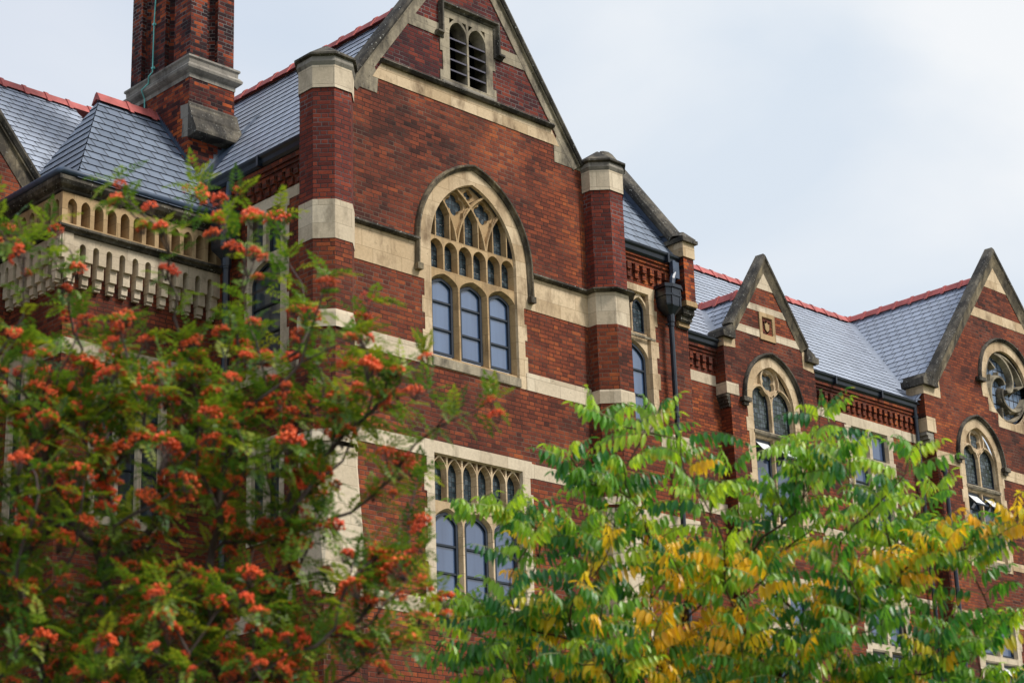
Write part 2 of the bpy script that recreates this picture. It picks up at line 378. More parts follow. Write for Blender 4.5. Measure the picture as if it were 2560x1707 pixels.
def tube(mb, pts, rad, n=8, mi=0, cap=True):
    pts = [Vector(p) for p in pts]; rads = rad if isinstance(rad, (list, tuple)) else [rad]*len(pts)
    vs_, fs = [], []; prev = None
    for i, p in enumerate(pts):
        t = (pts[min(i+1, len(pts)-1)] - pts[max(i-1, 0)]).normalized()
        if prev is None: a = t.orthogonal().normalized()
        else: a = (prev - t*prev.dot(t)).normalized()
        prev = a; b = t.cross(a)
        vs_ += [p + (a*math.cos(2*math.pi*q/n) + b*math.sin(2*math.pi*q/n))*rads[i] for q in range(n)]
    for i in range(len(pts)-1):
        for q in range(n): fs.append((i*n+q, i*n+(q+1) % n, (i+1)*n+(q+1) % n, (i+1)*n+q))
    if cap: fs += [tuple(range(n))[::-1], tuple((len(pts)-1)*n+q for q in range(n))]
    mb.add(vs_, fs, mi)
def arch(u0, u1, zs, h, n=9):      # from right spring over the apex to left spring
    c = (u0+u1)/2; a = (u1-u0)/2; out = []
    if h >= a*0.999:
        Rr = (a*a+h*h)/(2*a); th = math.asin(min(1, h/Rr))
        for i in range(n): t = th*i/(n-1); out.append((c + (a-Rr) + Rr*math.cos(t), zs + Rr*math.sin(t)))
        return out + [(2*c-x, z) for x, z in out[-2::-1]]
    for i in range(2*n-1):
        t = math.pi*i/(2*n-2); x = math.cos(t)
        out.append((c + a*x, zs + h*(0.72*math.sqrt(max(0, 1-x*x)) + 0.28*(1-abs(x)))))
    return out
def loop(u0, u1, z0, zs, h, n=9): return [(u0, z0), (u1, z0)] + arch(u0, u1, zs, h, n)
def inset(poly, o):
    poly = ccw(poly); n = len(poly); out = []
    for i in range(n):
        a, p, b = poly[i-1], poly[i], poly[(i+1) % n]; ns = []
        for s, e in ((a, p), (p, b)):
            dx, dz = e[0]-s[0], e[1]-s[1]; l = math.hypot(dx, dz) or 1e-9; ns.append((-dz/l, dx/l))
        sx, sz = ns[0][0]+ns[1][0], ns[0][1]+ns[1][1]; l2 = max(sx*sx+sz*sz, 0.5)
        out.append((p[0]+2*sx/l2*o, p[1]+2*sz/l2*o))
    return out
def cell(mb, fr, u0, u1, z0, z1, lf, o, df, db, mi=0):
    """one light of a stone window: plate u0..u1 x z0..z1 pierced by loop lf, splayed in by o; returns the inner loop"""
    lf = ccw(lf); plate(mb, fr, [(u0, z0), (u1, z0), (u1, z1), (u0, z1)], [lf], df, mi)
    lb = inset(lf, o); loft(mb, fr, lf, df, lb, db, mi); return lb
def sash(mbf, mbp, fr, lb, db, bars, w=0.045, deep=0.05):
    """dark sash in the inner loop lb with horizontal bars at heights bars"""
    li = inset(lb, w); lo = inset(lb, -0.004); plate(mbf, fr, lo, [li], db+deep); loft(mbf, fr, ccw(li), db+deep, ccw(li), db+0.012)
    us = [q[0] for q in li]
    for zb in bars: box(mbf, fr, min(us)-0.004, max(us)+0.004, zb-0.017, zb+0.017, db+0.008, db+deep-0.006)
    plate(mbp, fr, lb, (), db+0.012)
def roof(mb, poly, gauge=0.27, lift=0.013, mi=0, me=1):
    P = [Vector(p) for p in poly]; n = Vector((0, 0, 0))
    for i in range(len(P)): n += (P[i]-P[0]).cross(P[(i+1) % len(P)]-P[0])
    n.normalize()
    if n.z < 0: n = -n; P = P[::-1]
    a = Vector((0, 0, 1)).cross(n).normalized(); b = n.cross(a); dn = P[0].dot(n)
    Q = [(p.dot(a), p.dot(b)) for p in P]
    def clip(q, lim, up):
        out = []
        for i in range(len(q)):
            s, e = q[i-1], q[i]; si = (s[1] >= lim) == up or abs(s[1]-lim) < 1e-9; ei = (e[1] >= lim) == up or abs(e[1]-lim) < 1e-9
            if si != ei: t = (lim-s[1])/(e[1]-s[1]); out.append((s[0]+(e[0]-s[0])*t, lim))
            if ei: out.append(e)
        return out
    k0 = math.floor(min(q[1] for q in Q)/gauge); k1 = math.floor(max(q[1] for q in Q)/gauge)
    rr = random.Random(5)
    for k in range(k0, k1+1):
        c = clip(clip(Q, k*gauge, True), (k+1)*gauge, False)
        if len(c) < 3 or abs(area(c)) < 1e-5: continue
        up = [lift*(1-(q[1]/gauge-k)) + 0.003 for q in c]
        fi = len(mb.f)
        mb.add([a*q[0]+b*q[1]+n*(dn+o) for q, o in zip(c, up)], [tuple(range(len(c)))], mi)
        mb.uv[fi] = [(q[0], q[1]+(0.0005 if q[1]-k*gauge < 1e-6 else (-0.0005 if (k+1)*gauge-q[1] < 1e-6 else 0))) for q in c]
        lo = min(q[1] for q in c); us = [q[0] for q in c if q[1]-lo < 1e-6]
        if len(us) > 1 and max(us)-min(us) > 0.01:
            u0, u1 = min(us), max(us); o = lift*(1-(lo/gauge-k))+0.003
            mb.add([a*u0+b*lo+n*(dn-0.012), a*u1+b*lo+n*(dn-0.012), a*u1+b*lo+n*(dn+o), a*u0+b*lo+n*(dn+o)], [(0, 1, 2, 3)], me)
def ridge(mb, p0, p1, w=0.15, h=0.14, step=0.505, start=0.2):
    p0, p1 = Vector(p0), Vector(p1); L = (p1-p0).length; t = (p1-p0)/L; s = t.cross(Vector((0, 0, 1))).normalized(); z = Vector((0, 0, 1))
    def seg(a, b, k):
        ring = [(-w*k, -h*k), (-w*0.25*k, 0.035*k), (0, 0.06*k), (w*0.25*k, 0.035*k), (w*k, -h*k), (0, -h*0.5)]
        pts = [p0+t*q+s*x+z*y for q in (a, b) for x, y in ring]; n = len(ring)
        mb.add(pts, [(i, (i+1) % n, n+(i+1) % n, n+i) for i in range(n)] + [tuple(range(n))[::-1], tuple(range(n, 2*n))])
    seg(0, L, 1.0); q = start
    while q < L: seg(q, min(q+0.08, L), 1.38); q += step
def bars(mb, fr, path, fw, bw, df, db, mi=0):      # tracery bar: narrow in front, wide behind
    sweep(mb, fr, path, [(-bw, db), (-fw, df), (fw, df), (bw, db)], mi)
def octagon(cx, cy, h):
    k = h*math.tan(math.pi/8)
    return [(cx-h, cy+k), (cx-h, cy-k), (cx-k, cy-h), (cx+k, cy-h), (cx+h, cy-k), (cx+h, cy+k), (cx+k, cy+h), (cx-k, cy+h)]
def prism(mb, ring0, z0, ring1, z1, mi=0, cap=True):
    n = len(ring0); pts = [(x, y, z0) for x, y in ring0] + [(x, y, z1) for x, y in ring1]
    mb.add(pts, [(i, (i+1) % n, n+(i+1) % n, n+i) for i in range(n)] + ([tuple(range(n, 2*n))] if cap else []), mi)
# ================================================================== ground
mb = MB(); n = 48
mb.add([(0, 0, 0)] + [(4000*math.cos(2*math.pi*i/n), 4000*math.sin(2*math.pi*i/n), 0) for i in range(n)], [(0, i+1, (i+1) % n+1) for i in range(n)])
mb.build('ground', M_GROUND, kind='structure')
# ================================================================== the building
B = thing('school_building', 'red brick gothic school building with buff stone dressings, slate roofs and a tall brick chimney', 'building', (22, 23, 0))
XC = 21.93; YG = 23.0; F0 = FY(YG)
def zout(o): return 20.36 - 1.41*abs(o)
def zin(o): return 19.87 - 1.41*abs(o)
def quoins(u, side, z0, z1, step=0.29, w=0.055, ph=0):
    """stepped outer edge of a stone jamb from z0 up to z1 (side -1 left, +1 right), listed upwards"""
    out = []; z = z0; k = ph
    while z < z1-1e-6:
        ze = min(z+step, z1); uu = u + side*(w if k % 2 else 0); out += [(uu, z), (uu, ze)]; z = ze; k += 1
    return out
def surround(mb, fr, outer, openings, df, d=0.008, splay=0.02, mi=0):
    openings = [ccw(o) for o in openings]; outer = ccw(outer)
    plate(mb, fr, outer, openings, d, mi); loft(mb, fr, outer, d, outer, -0.06, mi, inward=False)
    for o in openings: loft(mb, fr, o, d, inset(o, splay), df-0.003, mi)
HOOD = [(-0.015, 0.0), (-0.015, 0.03), (0.015, 0.055), (0.035, 0.095), (0.062, 0.10), (0.085, 0.05), (0.085, 0.0)]
def quatrefoil(cx, cz, o, rc, n=10, k=4, ph=0.0):
    out = []
    for q in range(k):
        for i in range(n):
            t = -math.pi/k + 2*math.pi/k*i/n
            rr = o*math.cos(t) + math.sqrt(max(rc*rc-(o*math.sin(t))**2, 0)); a = t + q*2*math.pi/k + ph
            out.append((cx+rr*math.cos(a), cz+rr*math.sin(a)))
    return out
# ---------------------------------------------------------------- great window of the gable
U0, U1, ZS, RISE = 20.945, 22.936, 13.95, 1.30
RR = (0.9955**2+RISE**2)/(2*0.9955); RC = RR-0.9955
def rise_at(o): return math.sqrt((RR+o)**2-RC**2)
M1, M2 = 21.603, 22.272
gw_outer = [(20.80, 11.77), (23.10, 11.77)] + quoins(23.095, 1, 11.77, 13.25, 0.296) + [(23.146, 13.25), (23.216, 13.42)] + arch(20.665, 23.216, ZS, rise_at(0.28), 14) + [(20.665, 13.42), (20.735, 13.25)] + quoins(20.785, -1, 11.77, 13.25, 0.296)[::-1]
mb = MB(); gw_loop = loop(U0, U1, 11.90, ZS, RISE, 14)
surround(mb, F0, gw_outer, [gw_loop], -0.035)
win = mb.build('window', M_STONE, B, 'tall pointed tracery window under a stone hood')
tr, fr_, pn, ld = MB(), MB(), MB(), MB()
DF, DB = -0.035, -0.165
edges = [U0+0.0, M1, M2, U1-0.0]
for i in range(3):
    a, b = edges[i], edges[i+1]; a2 = a-0.03 if i == 0 else a; b2 = b+0.03 if i == 2 else b
    fa = a+(0.02 if i == 0 else 0.018); fb = b-(0.02 if i == 2 else 0.018)
    lb = cell(tr, F0, a2, b2, 11.85, 13.50, loop(fa, fb, 11.99, 13.26, 0.205), 0.062, DF, DB)
    sash(fr_, pn, F0, lb, DB, (12.50, 12.98), 0.042)
    h = (a+b)/2
    for s, e in ((a, h), (h, b)):
        s2 = s-0.03 if s == U0 else s; e2 = e+0.03 if e == U1 else e
        cell(tr, F0, s2, e2, 13.50, 14.115, loop(s+0.016, e-0.016, 13.53, 13.90, 0.165), 0.026, DF, DB)
plate(ld, F0, loop(U0-0.02, U1+0.02, 13.45, ZS, RISE), (), DB+0.004)
cR, cL = (U1-RR, ZS), (U0+RR, ZS)
def inarch(x, z, g=0.02): return math.hypot(x-cR[0], z-cR[1]) <= RR+g and math.hypot(x-cL[0], z-cL[1]) <= RR+g
k = 0
for mx_ in (M1, M2):
    for sg in (1, -1):
        path = []
        for i in range(40):
            t = i*0.035; x = mx_ + sg*(RR - RR*math.cos(t)); z = ZS + RR*math.sin(t)
            path.append((x, z))
            if not inarch(x, z): break
        k += 1; bars(tr, F0, path, 0.015, 0.036, DF-0.001*k, DB)
for cx in (21.27, XC, 22.605):
    for sg in (-1, 1):
        x = cx+sg*0.165; zt = 14.70 if abs(x-XC) > 0.9 or cx == XC else 14.69
        bars(tr, F0, [(x, 14.10), (x, zt)], 0.011, 0.024, DF-0.006, DB)
    for sg in (-1, 1):   # cusped pointed head of the upper light
        bars(tr, F0, [(cx+sg*0.165, 14.60), (cx+sg*0.10, 14.77), (cx, 14.86)], 0.008, 0.024, DF-0.03, DB)
for cx in (M1, M2):
    kite = [(cx, 14.30), (cx+0.31, 14.88), (cx+0.01, 15.16), (cx-0.31, 14.88)]
    q = quatrefoil(cx, 14.83, 0.108, 0.104); plate(tr, F0, kite, [q], -0.10); loft(tr, F0, q, -0.10, inset(q, 0.015), DB)
kite = [(XC, 14.93), (XC+0.28, 15.10), (XC, 15.25), (XC-0.28, 15.10)]
q = quatrefoil(XC, 15.085, 0.055, 0.05); plate(tr, F0, kite, [q], -0.10); loft(tr, F0, q, -0.10, inset(q, 0.01), DB)
tr.build('tracery', M_TAN, win); fr_.build('sash_frame', M_SASH, win); pn.build('pane', M_GLASS, win); ld.build('leaded_pane', M_LEADED, win)
mb = MB(); box(mb, F0, 20.93, 22.95, 11.78, 11.93, -0.2, 0.03)
mb.add([F0.P(20.9, 11.93, 0.03), F0.P(22.97, 11.93, 0.03), F0.P(22.97, 12.04, -0.17), F0.P(20.9, 12.04, -0.17)], [(0, 1, 2, 3)])
mb.build('sill', M_WORN, win)
mb = MB(); sweep(mb, F0, [(23.22, 13.38)] + arch(20.675, 23.206, ZS, rise_at(0.27), 18) + [(20.66, 13.38)], [(-o, d) for o, d in HOOD])
for uu in (20.625, 23.25): box(mb, F0, uu-0.06, uu+0.06, 13.36, 13.47, 0.0, 0.11)
mb.build('hood_mould', M_STREAK, win)
# ---------------------------------------------------------------- lower window of the gable
lw_outer = [(20.74, 7.62), (23.12, 7.62)] + quoins(23.10, 1, 7.62, 10.215, 0.288, 0.06) + [(23.15, 10.50), (20.70, 10.50)] + quoins(20.76, -1, 7.62, 10.215, 0.288, 0.06)[::-1]
mb = MB(); surround(mb, F0, lw_outer, [[(20.926, 7.90), (22.925, 7.90), (22.925, 10.30), (20.926, 10.30)]], -0.05)
win = mb.build('window', M_PALE, B, 'square-headed window of six small lights over three arched sashes')
tr, fr_, pn, ld = MB(), MB(), MB(), MB()
for i in range(6):
    a = 20.926+i*0.3332; b = a+0.3332; cx = (a+b)/2
    lf = loop(a+0.015, b-0.015, 9.53, 10.02, 0.24)
    sp = [[(a+0.02, 10.285), (a+0.02, 10.14), (cx-0.03, 10.285)], [(b-0.02, 10.285), (cx+0.03, 10.285), (b-0.02, 10.14)]]
    plate(tr, F0, [(a, 9.48), (b, 9.48), (b, 10.31), (a, 10.31)], [lf]+sp, -0.055)
    loft(tr, F0, ccw(lf), -0.055, inset(lf, 0.028), -0.17)
    for q in sp: loft(tr, F0, ccw(q), -0.055, ccw(q), -0.16)
    for q in sp: plate(ld, F0, q, (), -0.155)
for i in range(3):
    a = 20.926+i*0.6664; b = a+0.6664
    lb = cell(tr, F0, a, b, 7.88, 9.48, loop(a+0.018, b-0.018, 7.95, 9.17, 0.26), 0.055, -0.055, -0.17)
    sash(fr_, pn, F0, lb, -0.17, (8.38, 8.83), 0.042)
plate(ld, F0, [(20.9, 9.45), (22.95, 9.45), (22.95, 10.33), (20.9, 10.33)], (), -0.166)
tr.build('tracery', M_STONE, win); fr_.build('sash_frame', M_SASH, win); pn.build('pane', M_GLASSB, win); ld.build('leaded_pane', M_LEADED, win)
mb = MB(); mb.add([F0.P(20.9, 7.9, 0.03), F0.P(22.95, 7.9, 0.03), F0.P(22.95, 7.99, -0.17), F0.P(20.9, 7.99, -0.17)], [(0, 1, 2, 3)]); box(mb, F0, 20.9, 22.95, 7.74, 7.899, -0.1, 0.03); mb.build('sill', M_WORN, win)
# ---------------------------------------------------------------- louvred window high in the gable
lv_outer = [(21.25, 16.985), (22.60, 16.985)] + [(22.60, 17.25), (22.52, 17.25), (22.52, 17.62), (22.59, 17.62), (22.59, 17.93), (22.56, 17.93), (22.56, 18.50), (21.32, 18.50), (21.32, 17.93), (21.26, 17.93), (21.26, 17.62), (21.32, 17.62), (21.32, 17.25), (21.25, 17.25)]
mb = MB(); LL = [loop(21.485, 21.90, 17.12, 18.02, 0.27), loop(21.945, 22.36, 17.12, 18.02, 0.27)]
SP = [[(21.49, 18.32), (21.49, 18.20), (21.60, 18.32)], [(21.89, 18.32), (21.79, 18.32), (21.905, 18.19)], [(21.955, 18.32), (21.94, 18.19), (22.05, 18.32)], [(22.35, 18.32), (22.25, 18.32), (22.35, 18.20)]]
plate(mb, F0, lv_outer, LL+SP, 0.012); loft(mb, F0, ccw(lv_outer), 0.012, ccw(lv_outer), -0.06, inward=False)
for q in LL: loft(mb, F0, ccw(q), 0.012, inset(q, 0.03), -0.26)
for q in SP: loft(mb, F0, ccw(q), 0.012, ccw(q), -0.05)
win = mb.build('window', M_WORN, B, 'two-light louvred opening high in the gable under a square label')
mb = MB()
for a, b in ((21.46, 21.925), (21.92, 22.385)):
    for i in range(5):
        z = 17.13+i*0.205
        mb.add([F0.P(a, z, 0.0), F0.P(b, z, 0.0), F0.P(b, z+0.15, -0.22), F0.P(a, z+0.15, -0.22), F0.P(a, z-0.03, 0.0), F0.P(b, z-0.03, 0.0), F0.P(b, z+0.12, -0.22), F0.P(a, z+0.12, -0.22)], [(0, 1, 2, 3), (4, 5, 1, 0), (7, 6, 5, 4)])
mb.build('louvre', M_SLAT, win)
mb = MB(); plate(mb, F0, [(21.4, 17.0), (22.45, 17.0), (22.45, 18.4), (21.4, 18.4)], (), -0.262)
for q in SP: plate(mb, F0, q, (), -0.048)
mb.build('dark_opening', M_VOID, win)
mb = MB(); sweep(mb, F0, [(22.76, 17.90), (22.585, 17.90), (22.585, 18.50), (21.31, 18.50), (21.31, 17.90), (21.15, 17.90)], [(0.03, 0), (0.03, 0.03), (0.0, 0.05), (-0.025, 0.11), (-0.06, 0.11), (-0.07, 0.0)])
mb.build('hood_mould', M_DARK, win)
mb = MB(); mb.add([F0.P(21.44, 17.06, 0.03), F0.P(22.40, 17.06, 0.03), F0.P(22.40, 17.15, -0.22), F0.P(21.44, 17.15, -0.22)], [(0, 1, 2, 3)]); box(mb, F0, 21.3, 22.55, 16.99, 17.06, -0.05, 0.03); mb.build('sill', M_GREY, win)
# ---------------------------------------------------------------- gable wall
mb = MB()
plate(mb, F0, [(19.0, 0), (24.9, 0), (24.9, 16.3), (24.2, 16.45), (24.15, 16.6), (19.71, 16.6), (19.66, 16.45), (19.0, 16.3)], [inset(gw_outer, 0.03), inset(lw_outer, 0.03)])
oc = (19.87-16.6)/1.41
plate(mb, F0, [(XC-oc, 16.6), (XC+oc, 16.6), (XC, 19.95)], [inset(lv_outer, 0.03)], -0.004, 1)
mb.build('gable_wall', [M_BRICK, M_PLUM], B)
path = [(XC-2.80, zout(2.80)), (XC, 20.36), (XC+2.80, zout(2.80))]
mb = MB()
sweep(mb, F0, path, [(-0.285, -0.05), (-0.285, 0.014), (-0.125, 0.014), (-0.115, 0.05), (-0.085, 0.05)], 1)
sweep(mb, F0, path, [(-0.088, 0.0), (-0.088, 0.075), (-0.05, 0.10), (-0.005, 0.085), (0.012, 0.03), (0.02, -0.02), (0.012, -0.26), (-0.3, -0.26)], 0)
mb.build('coping', [M_DARK, M_WORN], B)
mb = MB()
ext(mb, F0, [(19.2, 16.33), (19.80, 16.33), (19.83, 16.63), (19.66, 17.0), (19.2, 16.55)], -0.3, 0.010)
ext(mb, F0, [(24.02, 16.28), (24.7, 16.28), (24.7, 16.55), (24.18, 17.0), (24.02, 16.63)], -0.3, 0.010)
mb.build('kneeler_stone', M_WORN, B)
mb = MB(); ext(mb, F0, [(19.70, 16.61), (24.16, 16.61), (23.96, 16.915), (19.90, 16.915)], -0.05, 0.013)
mb.build('stone_band', M_STONE, B)
mb = MB(); sweep(mb, F0, [(19.88, 16.92), (23.98, 16.92)], [(-0.012, 0.0), (-0.012, 0.07), (0.03, 0.11), (0.06, 0.10), (0.085, 0.0)]); mb.build('string_course', M_DARK, B)
mb = MB()
for a, b in ((XC-(19.87-17.88)/1.41-0.02, 21.315), (22.53, XC+(19.87-17.88)/1.41+0.02)):
    o0, o1 = (a-XC), (b-XC)
    s = (18.13-17.88)/1.41
    ext(mb, F0, [(a, 17.88), (b, 17.88), (b, 18.13), (a+s, 18.13)] if a < XC-1 else [(a, 17.88), (b, 17.88), (b-s, 18.13), (a, 18.13)], -0.05, 0.010)
mb.build('stone_band', M_WORN, B)
mb = MB(); ext(mb, F0, [(19.05, 13.25), (20.74, 13.25), (20.74, 13.90), (19.05, 13.90)], -0.05, 0.011); ext(mb, F0, [(23.14, 13.25), (24.8, 13.25), (24.8, 13.90), (23.14, 13.90)], -0.05, 0.011); mb.build('stone_band', M_STONE, B)
DRIP = [(-0.03, 0.0), (-0.03, 0.05), (0.0, 0.10), (0.035, 0.10), (0.07, 0.0)]
mb = MB(); sweep(mb, F0, [(19.05, 13.89), (20.64, 13.89)], DRIP); sweep(mb, F0, [(23.28, 13.89), (24.78, 13.89)], DRIP); mb.build('string_course', M_DARK, B)
mb = MB(); ext(mb, F0, [(19.05, 11.77), (20.79, 11.77), (20.79, 12.085), (19.05, 12.085)], -0.05, 0.010); ext(mb, F0, [(23.105, 11.77), (24.8, 11.77), (24.8, 12.085), (23.105, 12.085)], -0.05, 0.010)
ext(mb, F0, [(19.05, 10.22), (20.73, 10.22), (20.73, 10.47), (19.05, 10.47)], -0.05, 0.009); ext(mb, F0, [(23.13, 10.22), (24.8, 10.22), (24.8, 10.47), (23.13, 10.47)], -0.05, 0.009)
ext(mb, F0, [(19.05, 7.62), (20.75, 7.62), (20.75, 7.9), (19.05, 7.9)], -0.05, 0.009); ext(mb, F0, [(23.11, 7.62), (24.8, 7.62), (24.8, 7.9), (23.11, 7.9)], -0.05, 0.009)
ext(mb, F0, [(19.0, 7.9)] + [(q[0], q[1]) for q in quoins(19.22, 1, 7.9, 10.22, 0.38, 0.10)] + [(19.0, 10.22)], -0.05, 0.008)
mb.build('stone_band', M_PALE, B)
# ---------------------------------------------------------------- corner turrets
def turret(cx, cy, label, ledge):
    o = octagon(cx, cy, 0.415); ob = octagon(cx, cy, 0.43); oc_ = octagon(cx, cy, 0.45); o3 = octagon(cx, cy, 0.50)
    mb = MB(); prism(mb, octagon(cx, cy, 0.44 if ledge else 0.42), 9.9, octagon(cx, cy, 0.44 if ledge else 0.42), 13.25, 1); prism(mb, o, 13.9, o, 15.85, 0); prism(mb, o3, 0, o3, 7.8, 1)
    t = mb.build('turret', [M_EVEN, M_BRICK], B, label)
    mb = MB(); prism(mb, ob, 13.245, ob, 13.905); prism(mb, octagon(cx, cy, 0.435), 15.845, octagon(cx, cy, 0.435), 16.24)
    prism(mb, oc_, 11.78, oc_, 12.0); prism(mb, oc_, 12.0, ob, 12.07)
    mb.build('stone_band', M_PALE, t)
    mb = MB(); a, b = octagon(cx, cy, 0.435), octagon(cx, cy, 0.465); prism(mb, a, 16.238, b, 16.30); prism(mb, b, 16.30, octagon(cx, cy, 0.445), 16.40); mb.build('cap_collar', M_GREY, t)
    mb = MB(); c = octagon(cx, cy, 0.50); prism(mb, octagon(cx, cy, 0.44), 16.385, c, 16.41); prism(mb, c, 16.41, c, 16.445); prism(mb, c, 16.445, octagon(cx, cy, 0.02), 16.79); mb.build('cap', M_DARK, t)
    if ledge:
        mb = MB(); a, b = octagon(cx, cy, 0.44), octagon(cx, cy, 0.535); prism(mb, a, 13.86, b, 13.90); prism(mb, b, 13.90, b, 13.925); prism(mb, b, 13.925, o, 13.97); mb.build('drip_mould', M_DARK, t)
    # broached foot: octagon above, square corner pier below
    h = 0.42; k = h*math.tan(math.pi/8); sq = 0.47
    mb = MB()
    top = [(cx-h, cy+k), (cx-h, cy-k), (cx-k, cy-h), (cx+k, cy-h), (cx+h, cy-k)]; bot = [(cx-h, cy+k), (cx-h, cy-h), (cx-h, cy-h), (cx+h, cy-h), (cx+h, cy-h)]
    pts = [(x, y, 10.05) for x, y in top] + [(x, y, 7.85) for x, y in bot]
    mb.add(pts, [(5, 6, 1, 0), (6, 2, 1), (6, 8, 3, 2), (8, 4, 3)], 0)
    prism(mb, octagon(cx, cy, 0.47), 9.95, octagon(cx, cy, 0.43), 10.15, 0)
    s_ = [(cx-sq, cy+sq), (cx-sq, cy-sq), (cx+sq, cy-sq), (cx+sq, cy+sq)]; s2 = [(cx-h-0.01, cy+h), (cx-h-0.01, cy-h-0.01), (cx+h, cy-h-0.01), (cx+h, cy+h)]
    prism(mb, s_, 7.6, s_, 7.72, 0); prism(mb, s_, 7.72, s2, 7.86, 0)
    s4 = [(cx-h, cy+h), (cx-h, cy-h), (cx+h, cy-h), (cx+h, cy+h)]; prism(mb, s4, 0, s4, 7.62, 1)
    mb.build('broached_pier', [M_PALE, M_BRICK], t)
turret(18.66, 22.93, 'octagonal brick turret with stone bands and plain shaft, nearest the camera', False)
turret(25.15, 22.97, 'octagonal brick turret with a dark drip mould at its middle', True)
# ---------------------------------------------------------------- side wall of the gabled wing and its roof
XL = 19.25; FL = FX(XL); EZ = 15.68
def frieze(mb, fr, u0, u1, z, d0=0.0):
    box(mb, fr, u0, u1, z-0.17, z, -0.05+d0, 0.11+d0); box(mb, fr, u0, u1, z-0.24, z-0.172, -0.05+d0, 0.075+d0); box(mb, fr, u0, u1, z-0.31, z-0.243, -0.05+d0, 0.045+d0)
    q = u0+0.06
    while q+0.12 < u1:
        box(mb, fr, q, q+0.11, z-0.46, z-0.312, -0.05+d0, 0.085+d0); box(mb, fr, q+0.03, q+0.14, z-0.60, z-0.462, -0.05+d0, 0.045+d0); q += 0.215
GUT = [(-0.17, -0.02), (-0.17, 0.10), (-0.13, 0.14), (-0.06, 0.155), (-0.02, 0.195), (0.02, 0.205), (0.02, 0.185), (-0.02, 0.09), (-0.02, -0.02)]
def gutter(fr, u0, u1, z, label=None):
    mb = MB(); sweep(mb, fr, [(u0, z), (u1, z)], GUT); q = u0+0.9
    while q < u1: box(mb, fr, q, q+0.05, z-0.175, z+0.022, -0.05, 0.21); q += 1.83
    return mb.build('gutter', M_IRON, B, label)
swo = [(-25.55, 12.0), (-24.75, 12.0)] + quoins(-24.74, 1, 12.0, 14.82, 0.31, 0.07) + [(-24.66, 14.83), (-23.2, 14.83), (-23.2, 14.95), (-26.0, 14.95), (-26.0, 14.83)] + quoins(-25.62, -1, 12.0, 14.82, 0.31, 0.07)[::-1]
swo = [(-25.62, 11.9), (-24.72, 11.9)] + quoins(-24.70, 1, 11.9, 14.80, 0.31, 0.06) + [(-23.30, 14.80), (-23.30, 15.0), (-25.95, 15.0), (-25.95, 14.80)] + quoins(-25.80, -1, 11.9, 14.80, 0.31, 0.06)[::-1]
mb = MB(); ops = [[(-25.75, 13.98), (-25.36, 13.98), (-25.36, 14.80), (-25.75, 14.80)], [(-25.27, 13.98), (-24.87, 13.98), (-24.87, 14.80), (-25.27, 14.80)], loop(-25.75, -24.87, 12.1, 13.55, 0.33)]
surround(mb, FL, swo, ops, -0.11, splay=0.025); win = mb.build('window', M_PALE, B, 'stone window with two square lights over an arched sash, beside the turret')
fr_, pn = MB(), MB()
for q in ops: sash(fr_, pn, FL, inset(q, 0.022), -0.11, (12.6, 13.1) if q is ops[2] else (), 0.04)
fr_.build('sash_frame', M_SASH, win); pn.build('pane', M_GLASSD, win)
swl = [(-25.75, 9.0), (-24.75, 9.0), (-24.75, 10.75), (-25.75, 10.75)]
mb = MB(); ops = [[(-25.62, 9.1), (-25.30, 9.1), (-25.30, 10.52), (-25.62, 10.52)], [(-25.20, 9.1), (-24.88, 9.1), (-24.88, 10.52), (-25.20, 10.52)]]
surround(mb, FL, swl, ops, -0.11, splay=0.02); win = mb.build('window', M_PALE, B, 'two-light square stone window low on the side wall behind the rowan')
fr_, pn = MB(), MB()
for q in ops: sash(fr_, pn, FL, inset(q, 0.018), -0.11, (9.8,), 0.03)
fr_.build('sash_frame', M_SASH, win); pn.build('pane', M_GLASSD, win)
mb = MB(); plate(mb, FL, [(-33.0, 0), (-23.0, 0), (-23.0, EZ-0.05), (-33.0, EZ-0.05)], [inset(swo, 0.03), inset(swl, 0.03)]); frieze(mb, FL, -27.5, -23.3, EZ-0.06); mb.build('side_wall', M_BRICK, B)
mb = MB()
for z0_, z1_ in ((11.77, 11.89), (7.6, 7.9)): ext(mb, FL, [(-30.0, z0_), (-23.2, z0_), (-23.2, z1_), (-30.0, z1_)], -0.05, 0.010)
mb.build('stone_band', M_PALE, B)
gutter(FX(XL-0.03), -28.0, -23.25, EZ+0.04)
RZ = 19.30; HX = 2.87
mb = MB(); roof(mb, [(XC-HX, 23.25, EZ), (XC, 23.25, RZ), (XC, 33.0, RZ), (XC-HX, 33.0, EZ)]); roof(mb, [(XC+HX, 23.25, EZ), (XC, 23.25, RZ), (XC, 33.0, RZ), (XC+HX, 33.0, EZ)])
rf = mb.build('roof', [M_SLATE, M_GAPSHADE], B, 'steep slate roof running back from the big gable')
mb = MB(); ridge(mb, (XC, 23.2, RZ+0.10), (XC, 33.0, RZ+0.10), start=0.19); mb.build('ridge_tiles', M_RIDGE, rf)
